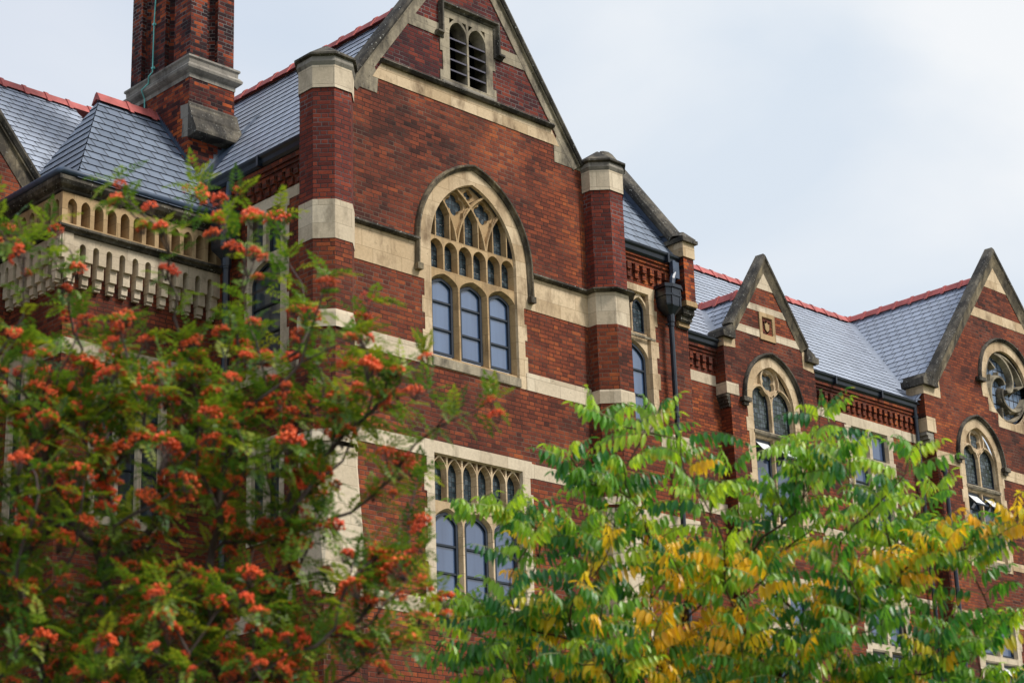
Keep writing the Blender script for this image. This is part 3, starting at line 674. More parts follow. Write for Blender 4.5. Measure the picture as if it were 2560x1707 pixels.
# ---------------------------------------------------------------- chimney
CX0, CX1, CY0, CY1 = 19.235, 20.25, 27.6, 29.57
mb = MB(); s_ = [(CX0, CY1), (CX0, CY0), (CX1, CY0), (CX1, CY1)]; prism(mb, s_, 14.5, s_, 18.25, 0)
st = [(CX0+.01, CY1-.01), (CX0+.01, 29.22), (CX0+.10, 29.22), (CX0+.19, 29.12), (CX0+.19, 29.02), (CX0+.10, 28.92), (CX0+.01, 28.92), (CX0+.01, 28.44), (CX0+.10, 28.44), (CX0+.19, 28.34), (CX0+.19, 28.24), (CX0+.10, 28.14), (CX0+.01, 28.14), (CX0+.01, CY0+.01), (19.61, CY0+.01), (19.61, CY0+.10), (19.69, CY0+.18), (19.78, CY0+.18), (19.86, CY0+.10), (19.86, CY0+.01), (CX1-.02, CY0+.01), (CX1-.02, CY1-.01)]
prism(mb, st, 18.5, [(19.74+(x-19.74)*0.985, 28.58+(y-28.58)*0.99) for x, y in st], 24.0, 1)
ch = mb.build('chimney', [M_FIRE, M_STACK], B, 'tall fluted brick chimney stack with a moulded stone base')
def grow(ring, g): 
    cx, cy = (CX0+CX1)/2, (CY0+CY1)/2; return [(x+(g if x > cx else -g), y+(g if y > cy else -g)) for x, y in ring]
mb = MB(); lv = [(0.012, 18.19), (0.015, 18.27), (0.06, 18.30), (0.105, 18.345), (0.115, 18.39), (0.08, 18.44), (0.045, 18.47), (0.05, 18.55), (0.08, 18.58), (0.075, 18.62), (0.0, 18.66)]
for (a, za), (b, zb) in zip(lv, lv[1:]): prism(mb, grow(s_, a), za, grow(s_, b), zb, 0, zb > 18.65)
mb.build('moulding', M_GREY, ch)
mb = MB(); FC = FY(CY0); FCX = FX(CX0)
pf = [(0.0, 17.70), (0.03, 17.66), (0.03, 17.62), (0.12, 17.36), (0.145, 17.37), (0.145, 17.33), (0.26, 17.08), (0.26, 17.02), (0.22, 17.0), (0.0, 16.97)]
pts = [(CX0-0.02, CY0-d, z) for d, z in pf] + [(CX1+0.06, CY0-d, z) for d, z in pf]; k = len(pf)
mb.add(pts, [(i, i+1, k+i+1, k+i) for i in range(k-1)] + [tuple(range(k))[::-1], tuple(range(k, 2*k))], 0)
ext(mb, FCX, [(-27.80, 17.03), (-27.60, 17.0), (-27.60, 17.65), (-27.86, 17.69), (-27.84, 17.42), (-27.78, 17.40)], -0.05, 0.012, 1)
mb.build('weathering_stone', [M_DARK, M_GREY], ch)
mb = MB(); X_ = CX0-0.03; tube(mb, [(X_+.03, 28.76, 24), (X_+.02, 28.76, 20.25), (X_, 28.765, 19.7), (X_, 28.77, 18.72), (X_-0.08, 28.78, 18.60), (X_-0.03, 28.85, 18.50), (X_-0.13, 28.93, 18.36), (X_-0.02, 28.98, 18.22), (X_, 29.0, 17.9), (X_, 29.05, 17.3)], 0.013, 6)
for z in (22.0, 20.3, 19.72, 18.8): box(mb, FX(X_), -28.79, -28.73, z-0.02, z+0.02, -0.03, 0.02)
mb.build('lightning_conductor', M_COPPER, ch, 'turquoise lightning conductor cable', smooth=False)
# ---------------------------------------------------------------- left tower with its gothic cornice
TX, TY = 16.05, 26.55; FT, FTX = FY(TY), FX(TX); SETB = 0.24
FT2, FTX2 = FY(TY+SETB), FX(TX+SETB)
tw1 = [(16.85, 9.3), (18.35, 9.3), (18.35, 12.3), (16.85, 12.3)]; tw2 = [(-28.4, 9.3), (-27.45, 9.3), (-27.45, 12.02), (-26.83, 12.02), (-26.83, 12.3), (-28.4, 12.3)]
mb = MB(); plate(mb, FT2, [(TX+SETB, 0), (XL+0.02, 0), (XL+0.02, 14.7), (TX+SETB, 14.7)], [inset(tw1, 0.03)]); plate(mb, FTX2, [(-31, 0), (-(TY+SETB), 0), (-(TY+SETB), 14.7), (-31, 14.7)], [inset(tw2, 0.03)])
mb.build('tower_wall', M_BRICK, B)
for fr, outer, ops, lab in ((FT2, tw1, [[(17.0+i*0.44, 9.45), (17.36+i*0.44, 9.45), (17.36+i*0.44, 12.02), (17.0+i*0.44, 12.02)] for i in range(3)], 'three-light stone window on the front of the small tower'), (FTX2, tw2, [[(-28.3, 9.45), (-27.97, 9.45), (-27.97, 12.02), (-28.3, 12.02)], [(-27.87, 9.45), (-27.57, 9.45), (-27.57, 12.02), (-27.87, 12.02)]], 'stone window on the left flank of the small tower')):
    mb = MB(); surround(mb, fr, outer, ops, -0.12, splay=0.02); win = mb.build('window', M_PALE, B, lab)
    fr_, pn = MB(), MB()
    for q in ops: sash(fr_, pn, fr, inset(q, 0.018), -0.12, (10.3, 11.2), 0.03)
    fr_.build('sash_frame', M_SASH, win); pn.build('pane', M_GLASSD, win)
mb = MB(); ext(mb, FT2, [(TX+SETB, 12.02), (16.86, 12.02), (16.86, 12.3), (TX+SETB, 12.3)], -0.05, 0.009); ext(mb, FT2, [(18.34, 12.02), (XL, 12.02), (XL, 12.3), (18.34, 12.3)], -0.05, 0.009)
mb.build('stone_band', M_PALE, B)
def arcade(fr, us, ue, first, n, step, mbA, mbC):
    hs = [loop(first+i*step, first+i*step+0.175, 14.17, 14.49, 0.125, 6) for i in range(n)]
    plate(mbA, fr, [(us, 14.13), (ue, 14.13), (ue, 14.74), (us, 14.74)], hs, 0.0)
    for h in hs: loft(mbA, fr, h, 0.0, inset(h, 0.018), -0.26); plate(mbA, fr, inset(h, 0.01), (), -0.259)
    # oversailing corbel table: pierced white band over stepped corbels
    i = 0; q = first+0.02
    outl = [(us, 14.03), (us, 13.56)]
    while q+0.13 < ue:
        z = 13.58; a = arch(q, q+0.115, 13.81, 0.065, 5)[::-1]
        outl += [(q-0.0, z)] + a + [(q+0.115, z)]; q += step/1.0; i += 1
    outl += [(ue, 13.56), (ue, 14.03)]
    outl = ccw(outl); plate(mbC, fr, outl, (), -0.03); loft(mbC, fr, outl, -0.03, outl, -SETB+0.002, inward=False)
    q = first+0.02-step; 
    while q+0.13 < ue:
        a, b = q+0.115, q+step
        if b <= ue+0.01 and a >= us-0.2:
            a = max(a, us)
            ext(mbC, fr, [(a+0.004, 13.36), (b-0.004, 13.36), (b-0.004, 13.60), (a+0.004, 13.60)], -SETB+0.003, -0.085)
            ext(mbC, fr, [(a+0.012, 13.22), (b-0.012, 13.22), (b-0.012, 13.357), (a+0.012, 13.357)], -SETB+0.003, -0.135)
            ext(mbC, fr, [(a+0.016, 13.17), (b-0.016, 13.17), (b-0.016, 13.217), (a+0.016, 13.217)], -SETB+0.003, -0.165)
        q += step
mA, mC = MB(), MB()
arcade(FT, TX, XL, 16.155, 12, 0.2555, mA, mC)
arcade(FTX, -30.0, -TY, -26.55-0.105-0.165-11*0.2555, 12, 0.2555, mA, mC)
ar = mA.build('blind_arcade', M_TAN, B, 'row of small blind arches under the tower eaves'); mC.build('corbel_table', M_PALE, B)
def around(mb, prof, mi=0):      # moulding round the two visible sides of the tower: prof (d, z)
    line = lambda d: [(XL, TY-d), (TX-d, TY-d), (TX-d, 30.0)]
    k = len(prof); pts = []
    for j in range(3): pts += [(*line(d)[j], z) for d, z in prof]
    mb.add(pts, [(j*k+q, j*k+q+1, (j+1)*k+q+1, (j+1)*k+q) for j in range(2) for q in range(k-1)], mi)
mb = MB(); around(mb, [(-0.03, 14.0), (0.015, 14.01), (0.03, 14.04), (0.085, 14.07), (0.09, 14.10), (0.0, 14.15)]); mb.build('string_course', M_DARK, B)
mb = MB(); around(mb, [(0.003, 14.70), (0.03, 14.72), (0.04, 14.75), (0.11, 14.80), (0.15, 14.86), (0.15, 14.93), (0.12, 14.95), (0.0, 14.96)]); mb.build('cornice', M_DARK, B)
mb = MB()
tube(mb, [(XL+0.1, TY-0.13, 15.0), (TX-0.09, TY-0.13, 15.0), (TX-0.13, TY-0.09, 15.0), (TX-0.13, 30.0, 15.0)], 0.062, 10); mb.build('gutter', M_LEADD, B, 'rounded lead gutter edging the small tower roof', smooth=True)
TB = 28.66
ts = (17.76-14.90)/(28.70-26.38)
mb = MB(); roof(mb, [(16.20, 26.38, 14.93), (XL+0.05, 26.38, 14.93), (XL+0.05, TB, 17.72), (18.0, TB, 17.72)], 0.27, 0.018)
roof(mb, [(16.20, 26.38, 14.93), (18.0, TB, 17.72), (16.20, TB, 14.93)], 0.27, 0.018)
rf = mb.build('roof', [M_SLATE2, M_GAPSHADE], B, 'small dark hipped slate roof of the tower')
mb = MB(); mb.add([(16.20, TB, 14.5), (18.0, TB, 17.72), (XL, TB, 17.72), (XL, TB, 14.5)], [(0, 1, 2, 3)]); mb.build('back_wall', M_BRICK, rf)
mb = MB(); ridge(mb, (17.93, TB, 17.80), (XL+0.02, TB, 17.80), 0.15, 0.16, start=0.62); mb.build('ridge_tiles', M_RIDGE, rf)
# stepped flashings of the chimney
mb = MB(); ft = (17.72-14.93)/(TB-26.38); y = 26.6
fl = []; 
while y < 28.60: z = 14.93+(y-26.38)*ft; fl += [(-y, z+0.17), (-(y+0.09), z+0.17+0.01)]; y += 0.09
pl = [(-26.6, 14.95+(26.6-26.38)*ft)] 
for i in range(0, 24):
    y = 27.58+i*0.0458
    if y > TB: break
    z = 14.95+(y-26.38)*ft; pl += [(-y, z+0.10), (-y, z+0.175)]
pl += [(-TB, 17.74)]
plate(mb, FX(CX0), ccw([q for q in pl if q[0] <= -27.57] + [(-27.58, 14.97+(27.58-26.38)*ft)]), (), 0.006)
es = (RZ-EZ)/HX; pl = []
for i in range(0, 12):
    x = 19.24+i*0.092; z = EZ+(x-(XC-HX))*es; pl += [(x, z+0.09), (x, z+0.19)]
pl = [(19.24, EZ+0.1)] + pl + [(20.26, EZ+(20.26-XC+HX)*es+0.2), (20.26, EZ+(20.26-XC+HX)*es)]
plate(mb, FY(CY0), pl, (), 0.006)
mb.add([(XL-0.15, 26.4, 14.97), (XL+0.06, 26.4, 14.97), (XL+0.06, 27.6, 14.97+1.2*ft), (XL-0.15, 27.6, 14.97+1.2*ft)], [(0, 1, 2, 3)])
mb.build('lead_flashing', M_LEADD, ch)
mb = MB(); zz = lambda x: EZ+(x-(XC-HX))*es+0.03
mb.add([(19.2, 27.0, zz(19.2)), (19.2, 27.62, zz(19.2)), (20.75, 27.62, zz(20.75)), (20.75, 27.45, zz(20.75)), (20.3, 27.38, zz(20.3))], [(0, 1, 2, 3, 4)]); mb.build('lead_valley', M_LEADD, ch)
# rainwater head and pipe in the corner of the tower
def downpipe(x, y, z1, z0, w=0.10, hop=None, label=None):
    mb = MB(); tube(mb, [(x, y, z1), (x, y, z0)], w/2, 10); z = z1-0.25
    while z > z0: tube(mb, [(x, y, z+0.04), (x, y, z-0.04)], w/2+0.013, 10); box(mb, FY(y), x-0.09, x+0.09, z-0.02, z+0.02, -0.06, 0.0); z -= 1.83
    dp = mb.build('downpipe', M_IRON, B, label)
    if hop:
        mb = MB(); a, b, h0, h1, dd = hop
        rg = lambda k: [(x-a*k, y+dd*k), (x-a*k, y-dd*0.6*k), (x-a*0.45*k, y-dd*k), (x+a*0.45*k, y-dd*k), (x+a*k, y-dd*0.6*k), (x+a*k, y+dd*k)]
        prism(mb, rg(0.32), h0-0.16, rg(0.82), h0); prism(mb, rg(0.82), h0, rg(0.85), h0+0.03); prism(mb, rg(0.85), h0+0.03, rg(0.92), h1-0.07); prism(mb, rg(1.06), h1-0.07, rg(1.06), h1)
        prism(mb, rg(0.97), (h0+h1)/2-0.02, rg(0.97), (h0+h1)/2+0.02)
        for sx in (-0.45, 0.45): box(mb, FY(y-dd*0.86), x+a*sx-0.018, x+a*sx+0.018, h0, h1-0.08, -0.04, 0.012)
        tube(mb, [(x, y, h0-0.3), (x, y, h0-0.1)], w/2+0.025, 10)
        mb.build('hopper_head', M_IRON, dp)
    return dp
dp = downpipe(19.03, 26.10, 14.2, 0.0, 0.13, (0.24, 0, 14.25, 14.95, 0.2), 'black downpipe and hopper in the corner by the small tower')
mb = MB(); tube(mb, [(19.12, 26.15, 15.56), (19.10, 26.15, 15.35), (19.05, 26.12, 15.1), (19.03, 26.10, 14.9)], 0.06, 8); mb.build('swan_neck', M_LEADD, dp)
# ---------------------------------------------------------------- link bay between the right turret and the parapet
RY = 24.0; FR = FY(RY)
rwo = [(26.62, 11.95), (27.68, 11.95)] + quoins(27.68, 1, 11.95, 14.72, 0.32, 0.07) + [(27.72, 14.95), (26.55, 14.95), (26.55, 14.72)] + quoins(26.62, -1, 11.95, 14.72, 0.32, 0.07)[::-1]
mb = MB(); surround(mb, FR, rwo, [[(26.65, 12.08), (27.53, 12.08), (27.53, 14.81), (26.65, 14.81)]], -0.05)
win = mb.build('window', M_STONE, B, 'narrow stone window beside the black hopper, leaded lights over an arched sash')
tr, fr_, pn, ld = MB(), MB(), MB(), MB()
for i in range(2):
    a = 26.65+i*0.44; b = a+0.44; cx = (a+b)/2
    lf = loop(a+0.018, b-0.018, 13.99, 14.46, 0.27)
    sp = [[(a+0.022, 14.79), (a+0.022, 14.62), (cx-0.05, 14.79)], [(b-0.022, 14.79), (cx+0.05, 14.79), (b-0.022, 14.62)]]
    plate(tr, FR, [(a-0.01*(1-i), 13.93), (b+0.01*i, 13.93), (b+0.01*i, 14.83), (a-0.01*(1-i), 14.83)], [lf]+sp, -0.055)
    lb = inset(lf, 0.04); loft(tr, FR, ccw(lf), -0.055, lb, -0.15); sash(fr_, ld, FR, lb, -0.15, (), 0.02)
    for q in sp: loft(tr, FR, ccw(q), -0.055, ccw(q), -0.13); plate(ld, FR, q, (), -0.12)
lb = cell(tr, FR, 26.62, 27.56, 12.06, 13.93, loop(26.675, 27.505, 12.16, 13.46, 0.36), 0.05, -0.055, -0.15)
sash(fr_, pn, FR, lb, -0.15, (12.75, 13.25), 0.045)
tr.build('tracery', M_STONE, win)
fr_.build('sash_frame', M_SASH, win); pn.build('pane', M_GLASS, win); ld.build('leaded_pane', M_LEADED, win)
mb = MB(); sweep(mb, FR, [(26.6, 13.90), (27.66, 13.90)], [(-0.03, 0), (-0.02, 0.02), (0.02, 0.02), (0.03, 0)]); mb.build('transom', M_WORN, win); mb = MB(); box(mb, FR, 26.66, 27.66, 11.98, 12.12, -0.1, 0.03); mb.build('sill', M_WORN, win)
mb = MB(); plate(mb, FR, [(24.6, 0), (28.66, 0), (28.66, 15.66), (24.6, 15.66)], [inset(rwo, 0.03)])
mb.add([(28.66, RY, 0), (28.66, 27, 0), (28.66, 27, 15.5), (28.66, RY, 15.5)], [(0, 1, 2, 3)]); mb.add([(24.62, 22.99, 0), (24.62, 24.01, 0), (24.62, 24.01, 15.66), (24.62, 22.99, 15.66)], [(3, 2, 1, 0)])
frieze(mb, FR, 24.9, 28.3, 15.66); mb.build('link_wall', M_BRICK, B)
mb = MB(); ext(mb, FR, [(25.0, 11.77), (26.63, 11.77), (26.63, 12.085), (25.0, 12.085)], -0.05, 0.009); ext(mb, FR, [(27.67, 11.77), (28.66, 11.77), (28.66, 12.085), (27.67, 12.085)], -0.05, 0.009); ext(mb, FR, [(25.0, 10.22), (28.66, 10.22), (28.66, 10.47), (25.0, 10.47)], -0.05, 0.009); mb.build('stone_band', M_PALE, B)
gutter(FY(RY-0.02), 25.2, 28.32, 15.70)
mb = MB(); roof(mb, [(24.3, 23.86, 15.70), (28.42, 23.86, 15.70), (28.42, 25.7, 18.15), (24.3, 25.7, 18.15)]); roof(mb, [(24.3, 27.6, 15.70), (28.42, 27.6, 15.70), (28.42, 25.7, 18.15), (24.3, 25.7, 18.15)])
lk = mb.build('roof', [M_SLATE2, M_GAPSHADE], B, 'short slate roof between the right turret and the raking parapet')
# parapet with its raking coping and corbelled pier
FP = FX(28.34)
zr = lambda y: 15.70+(y-23.86)*1.345
mb = MB(); pp = [(-23.95, 15.6), (-25.70, 15.6), (-25.70, zr(25.7)+0.42), (-23.95, zr(23.95)+0.40)]
ext(mb, FP, pp, -0.28, 0.0, 0)
wbox(mb, 28.33, 28.63, 23.72, 24.06, 14.80, 15.72, 1)
mb.build('parapet', [M_GREY, M_FIRE], B, 'raking parapet wall ending in a corbelled brick pier')
par = bpy.data.objects['parapet']
mb = MB(); sweep(mb, FX(28.30), [(-25.75, zr(25.75)+0.40), (-23.92, zr(23.92)+0.40)], [(-0.13, 0.0), (-0.10, 0.04), (-0.03, 0.06), (0.03, 0.03), (0.06, -0.04), (0.08, -0.17), (0.06, -0.30), (0.0, -0.36), (-0.13, -0.34)])
mb.build('coping', M_DARK, par)
mb = MB(); sweep(mb, FP, [(-25.7, zr(25.7)+0.055), (-23.98, zr(23.98)+0.055)], [(-0.08, 0.0), (-0.08, 0.02), (0.12, 0.015), (0.12, 0.0)]); mb.build('lead_flashing', M_LEADD, par)
mb = MB(); wbox(mb, 28.30, 28.65, 23.69, 24.10, 15.72, 16.03, 0); wbox(mb, 28.25, 28.70, 23.63, 24.2, 16.03, 16.10, 1); wbox(mb, 28.28, 28.67, 23.66, 24.25, 16.10, 16.14, 1)
mb.add([(28.28, 23.66, 16.14), (28.67, 23.66, 16.14), (28.67, 24.3, 16.30), (28.28, 24.3, 16.30), (28.475, 23.8, 16.30), (28.475, 24.3, 16.42)], [(0, 1, 4), (1, 2, 5, 4), (3, 0, 4, 5)], 1)
mb.build('kneeler_stone', [M_STONE, M_DARK], par)
mb = MB()
for i, (z0_, z1_, y_) in enumerate(((14.70, 14.81, 23.70), (14.56, 14.68, 23.79), (14.45, 14.54, 23.86), (14.34, 14.44, 23.93))):
    wbox(mb, 28.32, 28.65, y_, 24.05, z0_, z1_, 0 if i in (0, 3) else 1); wbox(mb, 28.33, 28.64, y_+0.03, 24.04, z0_-0.03, z0_-0.002, 1)
mb.build('corbel', [M_TAN, M_DARK], par)
dp = downpipe(27.98, 23.84, 14.5, 0.0, 0.105, (0.25, 0, 14.60, 15.03, 0.2), 'black cast iron downpipe and hopper next to the narrow stone window')
mb = MB(); tube(mb, [(28.16, 23.86, 15.62), (28.16, 23.86, 15.42), (28.13, 23.82, 15.34), (28.05, 23.80, 15.2), (28.0, 23.80, 14.95)], 0.06, 8); box(mb, FY(23.80), 28.06, 28.24, 15.24, 15.58, -0.06, 0.03); mb.build('swan_neck', M_LEADD, dp)
# ---------------------------------------------------------------- lower wing on the right
ER, YR = 20.0, 31.35
WY = 26.85; FW = FY(WY); E2 = 15.70; FD = FY(26.55); GX = 44.5; DX = 34.52
def lintelwin(fr, u0, u1, zb, lab, vents=False, mat=M_GLASSB):
    um = (u0+u1)/2; o = [(u0-0.20, zb-0.15), (u1+0.18, zb-0.15)] + quoins(u1+0.17, 1, zb-0.15, 14.72, 0.33, 0.07) + [(u1+0.62, 14.72), (u1+0.62, 14.95), (u0-1.0, 14.95), (u0-1.0, 14.72)] + quoins(u0-0.19, -1, zb-0.15, 14.72, 0.33, 0.07)[::-1]
    ops = [[(a, z0), (b, z0), (b, z1), (a, z1)] for z0, z1 in ((13.99, 14.70), (zb, 13.82)) for a, b in ((u0, um-0.055), (um+0.055, u1))]
    mb = MB(); surround(mb, fr, o, ops, -0.14, splay=0.035); w = mb.build('window', M_PALE, B, lab); f1, p1 = MB(), MB()
    for q in ops: sash(f1, p1, fr, inset(ccw(q), 0.033), -0.14, () if q[0][1] > 13 else (zb+0.6, zb+1.2), 0.045)
    f1.build('sash_frame', M_SASH, w); p1.build('pane', mat, w)
    mb = MB(); sweep(mb, fr, [(u0-0.02, 13.90), (u1+0.02, 13.90)], [(-0.035, 0), (-0.02, 0.025), (0.01, 0.025), (0.05, 0)]); mb.build('transom', M_WORN, w); return o
H1 = lintelwin(FW, 37.84, 39.30, 12.2, 'two-light square stone window between the dormer and the right gable')
def lowwin(fr, u0, u1, z0, z1, lab, zt=None):
    um = (u0+u1)/2; o = [(u0-0.2, z0-0.15), (u1+0.2, z0-0.15)] + quoins(u1+0.18, 1, z0-0.15, z1+0.2, 0.3, 0.06) + quoins(u0-0.18, -1, z0-0.15, z1+0.2, 0.3, 0.06)[::-1]
    zt = zt or (z0+(z1-z0)*0.55); ops = [[(a, p), (b, p), (b, q), (a, q)] for p, q in ((zt+0.07, z1), (z0, zt-0.07)) for a, b in ((u0, um-0.055), (um+0.055, u1))]
    mb = MB(); surround(mb, fr, o, ops, -0.14, splay=0.035); w = mb.build('window', M_PALE, B, lab); f1, p1 = MB(), MB()
    for q in ops: sash(f1, p1, fr, inset(ccw(q), 0.033), -0.14, (), 0.045)
    f1.build('sash_frame', M_SASH, w); p1.build('pane', M_GLASSB, w); return o, w, ops
def vent(w, fr, u0, u1, z):          # top-hung light tilted open, sky reflection on its glass painted white
    mb = MB(); a, b = fr.P(u0+.03, z, -0.16), fr.P(u1-.03, z, -0.16); c, d = fr.P(u1-.03, z-0.33, 0.14), fr.P(u0+.03, z-0.33, 0.14)
    mb.add([a, b, c, d], [(0, 1, 2, 3)]); a2, b2, c2, d2 = [(p[0], p[1], p[2]-0.012) for p in (a, b, c, d)]; mb.add([a2, b2, c2, d2], [(3, 2, 1, 0)])
    o = mb.build('vent_light', M_WHITE, w)
    mb = MB(); 
    for p, q in ((a, b), (b, c), (c, d), (d, a)): tube(mb, [p, q], 0.030, 4)
    mb.build('vent_frame', M_SASH, w)
def gothic(fr, uc, dz, zb, lab, vents):
    a = 0.745; u0, u1 = uc-a, uc+a; zs = 14.50+dz; rise = 0.90; zt = 13.80+dz
    outer = [(u0-0.20, zb-0.2), (u1+0.20, zb-0.2)] + quoins(u1+0.19, 1, zb-0.2, zt+0.45, 0.32, 0.07) + arch(u0-0.25, u1+0.25, zs, rise+0.26) + quoins(u0-0.19, -1, zb-0.2, zt+0.45, 0.32, 0.07)[::-1]
    mb = MB(); surround(mb, fr, outer, [loop(u0, u1, zb, zs, rise, 12)], -0.06); w = mb.build('window', M_STONE, B, lab)
    t, f1, p1, l1 = MB(), MB(), MB(), MB()
    Rr = (a*a+rise*rise)/(2*a)
    for s, e in ((u0, uc), (uc, u1)):
        s2 = s-0.03 if s == u0 else s; e2 = e+0.03 if e == u1 else e
        lf = loop(s+0.02, e-0.02, zt+0.07, zs+0.02, 0.40, 8); lf = ccw(lf)
        # jambs and pointed head as a narrow moulded bar, the spandrels stay open to dark glass
        bars(t, fr, [(s+0.012, zt)] + [(x, z) for x, z in arch(s+0.012, e-0.012, zs, 0.42, 8)][::-1] + [(e-0.012, zt)], 0.018, 0.062, -0.045 - (0.001 if s == u0 else 0.003), -0.17)
        q = inset(lf, 0.035); sash(f1, l1, fr, q, -0.165, (), 0.022)
        lo = [(s+0.02, zb+0.1), (e-0.02, zb+0.1), (e-0.02, zt-0.1), (s+0.02, zt-0.1)]
        lb = cell(t, fr, s2, e2, zb, zt+0.03, lo, 0.05, -0.06, -0.17)
        sash(f1, p1, fr, lb, -0.17, (zt-0.62, zb+0.65) if not vents else (zt-0.55, zb+0.55), 0.05)
        if vents: vent(w, fr, s+0.08, e-0.08, zt-0.17)
    ring = [(uc+0.315*math.cos(i*math.pi/14), zs+0.56+0.335*math.sin(i*math.pi/14)) for i in range(29)]
    bars(t, fr, ring, 0.018, 0.045, -0.048, -0.17)
    qf = quatrefoil(uc, zs+0.56, 0.125, 0.125, 8, 4, math.pi/4); disc = [(uc+0.30*math.cos(i*math.pi/14), zs+0.56+0.32*math.sin(i*math.pi/14)) for i in range(28)]
    plate(t, fr, disc, [qf], -0.10); loft(t, fr, ccw(qf), -0.10, inset(qf, 0.02), -0.17)
    hole = [(uc+0.27*math.cos(i*math.pi/14), zs+0.58+0.28*math.sin(i*math.pi/14)) for i in range(28)]
    plate(t, fr, inset(ccw(loop(u0, u1, zt+0.02, zs, rise, 12)), -0.01), [hole] + [loop(s+0.02, e-0.02, zt+0.07, zs+0.02, 0.36, 8) for s, e in ((u0, uc), (uc, u1))], -0.118)
    t.build('tracery', M_STONE, w); f1.build('sash_frame', M_SASH, w); p1.build('pane', M_GLASSB, w)
    plate(l1, fr, loop(u0-0.02, u1+0.02, zt, zs, rise), (), -0.1685)
    l1.build('leaded_pane', M_LEADG, w)
    mb = MB(); hd = arch(u0-0.24, u1+0.24, zs, rise+0.25, 12); sweep(mb, fr, [(u1+0.24, zs-0.05)] + hd + [(u0-0.24, zs-0.05)], [(-o, d) for o, d in HOOD])
    for uu, sg in ((u0-0.30, -1), (u1+0.30, 1)): box(mb, fr, uu-0.13, uu+0.13, zs-0.12, zs-0.02, 0, 0.13); box(mb, fr, uu-0.08, uu+0.08, zs-0.20, zs-0.122, 0, 0.08)
    mb.build('hood_mould', M_DARK, w)
    mb = MB(); sweep(mb, fr, [(u0-0.02, zt), (u1+0.02, zt)], [(-0.07, -0.055), (-0.05, 0.02), (0.0, 0.03), (0.06, -0.055)]); mb.build('transom', M_WORN, w)
    mb = MB(); mb.add([fr.P(u0-0.02, zb, 0.04), fr.P(u1+0.02, zb, 0.04), fr.P(u1+0.02, zb+0.13, -0.24), fr.P(u0-0.02, zb+0.13, -0.24)], [(0, 1, 2, 3)]); box(mb, fr, u0-0.05, u1+0.05, zb-0.15, zb-0.001, -0.05, 0.04); mb.build('sill', M_WORN, w)
    return outer
HD = gothic(FD, DX, 0.0, 11.7, 'pointed stone window of the small dormer gable, two leaded lights under a quatrefoil', True)
HG = gothic(FD, 42.87, 0.08, 12.0, 'pointed stone window below the roundel with two white vents tilted open', True)
HG2 = gothic(FD, 46.15, 0.08, 12.0, 'pointed stone window of the right gable at the picture edge', True)
L1, w1, ops1 = lowwin(FD, 42.09, 43.58, 8.5, 10.43, 'square stone window low on the right gable with tilted vents', 9.55)
for q in ops1[2:]: vent(w1, FD, q[0][0], q[1][0], 9.45)
L2, w2, ops2 = lowwin(FW, 37.9, 39.3, 8.3, 10.4, 'square stone window low on the right wing behind the yellow green tree')
L3, w3, ops3 = lowwin(FD, 33.8, 35.25, 8.3, 10.4, 'square stone window under the dormer behind the yellow green tree')
vent(w2, FW, ops2[2][0][0], ops2[2][1][0], 9.3)
mb = MB(); plate(mb, FW, [(28.6, 0), (40.9, 0), (40.9, E2-0.05), (28.6, E2-0.05)], [inset(H1, 0.03), inset(L2, 0.03)])
plate(mb, FW, [(48.1, 0), (55, 0), (55, E2-0.05), (48.1, E2-0.05)])
mb.add([(55, WY, 0), (55, 36, 0), (55, 36, E2), (55, YR, ER-0.05), (55, WY, E2-0.05)], [(0, 1, 2, 3, 4)]); frieze(mb, FW, 48.5, 54.9, E2-0.06)
frieze(mb, FW, 28.7, 33.0, E2-0.06); frieze(mb, FW, 36.1, 40.6, E2-0.06)
mb.build('wing_wall', M_BRICK, B)
mb = MB()
for a, b, z0_, z1_ in ((28.66, 32.95, 14.70, 14.94), (36.2, 36.83, 14.72, 14.945), (39.93, 40.6, 14.72, 14.945), (28.66, 40.7, 11.77, 12.03), (28.66, 40.7, 10.6, 10.8)): ext(mb, FW, [(a, z0_), (b, z0_), (b, z1_), (a, z1_)], -0.05, 0.009)
mb.build('stone_band', M_PALE, B)
gutter(FY(WY-0.02), 28.7, 32.86, E2+0.02); gutter(FY(WY-0.02), 36.2, 40.45, E2+0.02)
ER, YR = 20.0, 31.35
mb = MB(); roof(mb, [(28.55, 26.70, E2), (55, 26.70, E2), (55, YR, ER), (28.55, YR, ER)])
rf = mb.build('roof', [M_SLATE, M_GAPSHADE], B, 'long slate roof of the right wing with lead valleys')
mb = MB(); ridge(mb, (28.55, YR, ER+0.08), (GX, YR, ER+0.08), 0.16, 0.15, 0.535, 0.3); ridge(mb, (GX, 26.6, ER+0.08), (GX, YR+0.1, ER+0.08), 0.16, 0.15, 0.535, 0.35); mb.build('ridge_tiles', M_RIDGE, rf)
gs = (ER-E2)/(GX-40.35); bsl = (ER-E2)/(YR-26.70)
mb = MB()
for sg in (-1, 1): roof(mb, [(GX+sg*4.15, 26.6, E2), (GX, 26.6, ER), (GX, YR, ER), (GX+sg*4.15, 26.71, E2)])
mb.build('gable_slope', [M_SLATE, M_GAPSHADE], rf)
def valley(mb, a, b, w=0.16):
    a, b = Vector(a), Vector(b); t = (b-a).normalized(); s = t.cross(Vector((0, 0, 1))).normalized(); z = Vector((0, 0, 1)); nn = s.cross(t)
    mb.add([a-s*w+nn*.05, a+nn*.03, a+s*w+nn*.05, b+s*w+nn*.05, b+nn*.03, b-s*w+nn*.05], [(0, 1, 4, 5), (1, 2, 3, 4)])
mb = MB(); valley(mb, (GX-4.12, 26.74, E2+0.04), (GX-0.05, YR-0.05, ER-0.02), 0.20); mb.build('lead_valley', M_LEAD, rf)
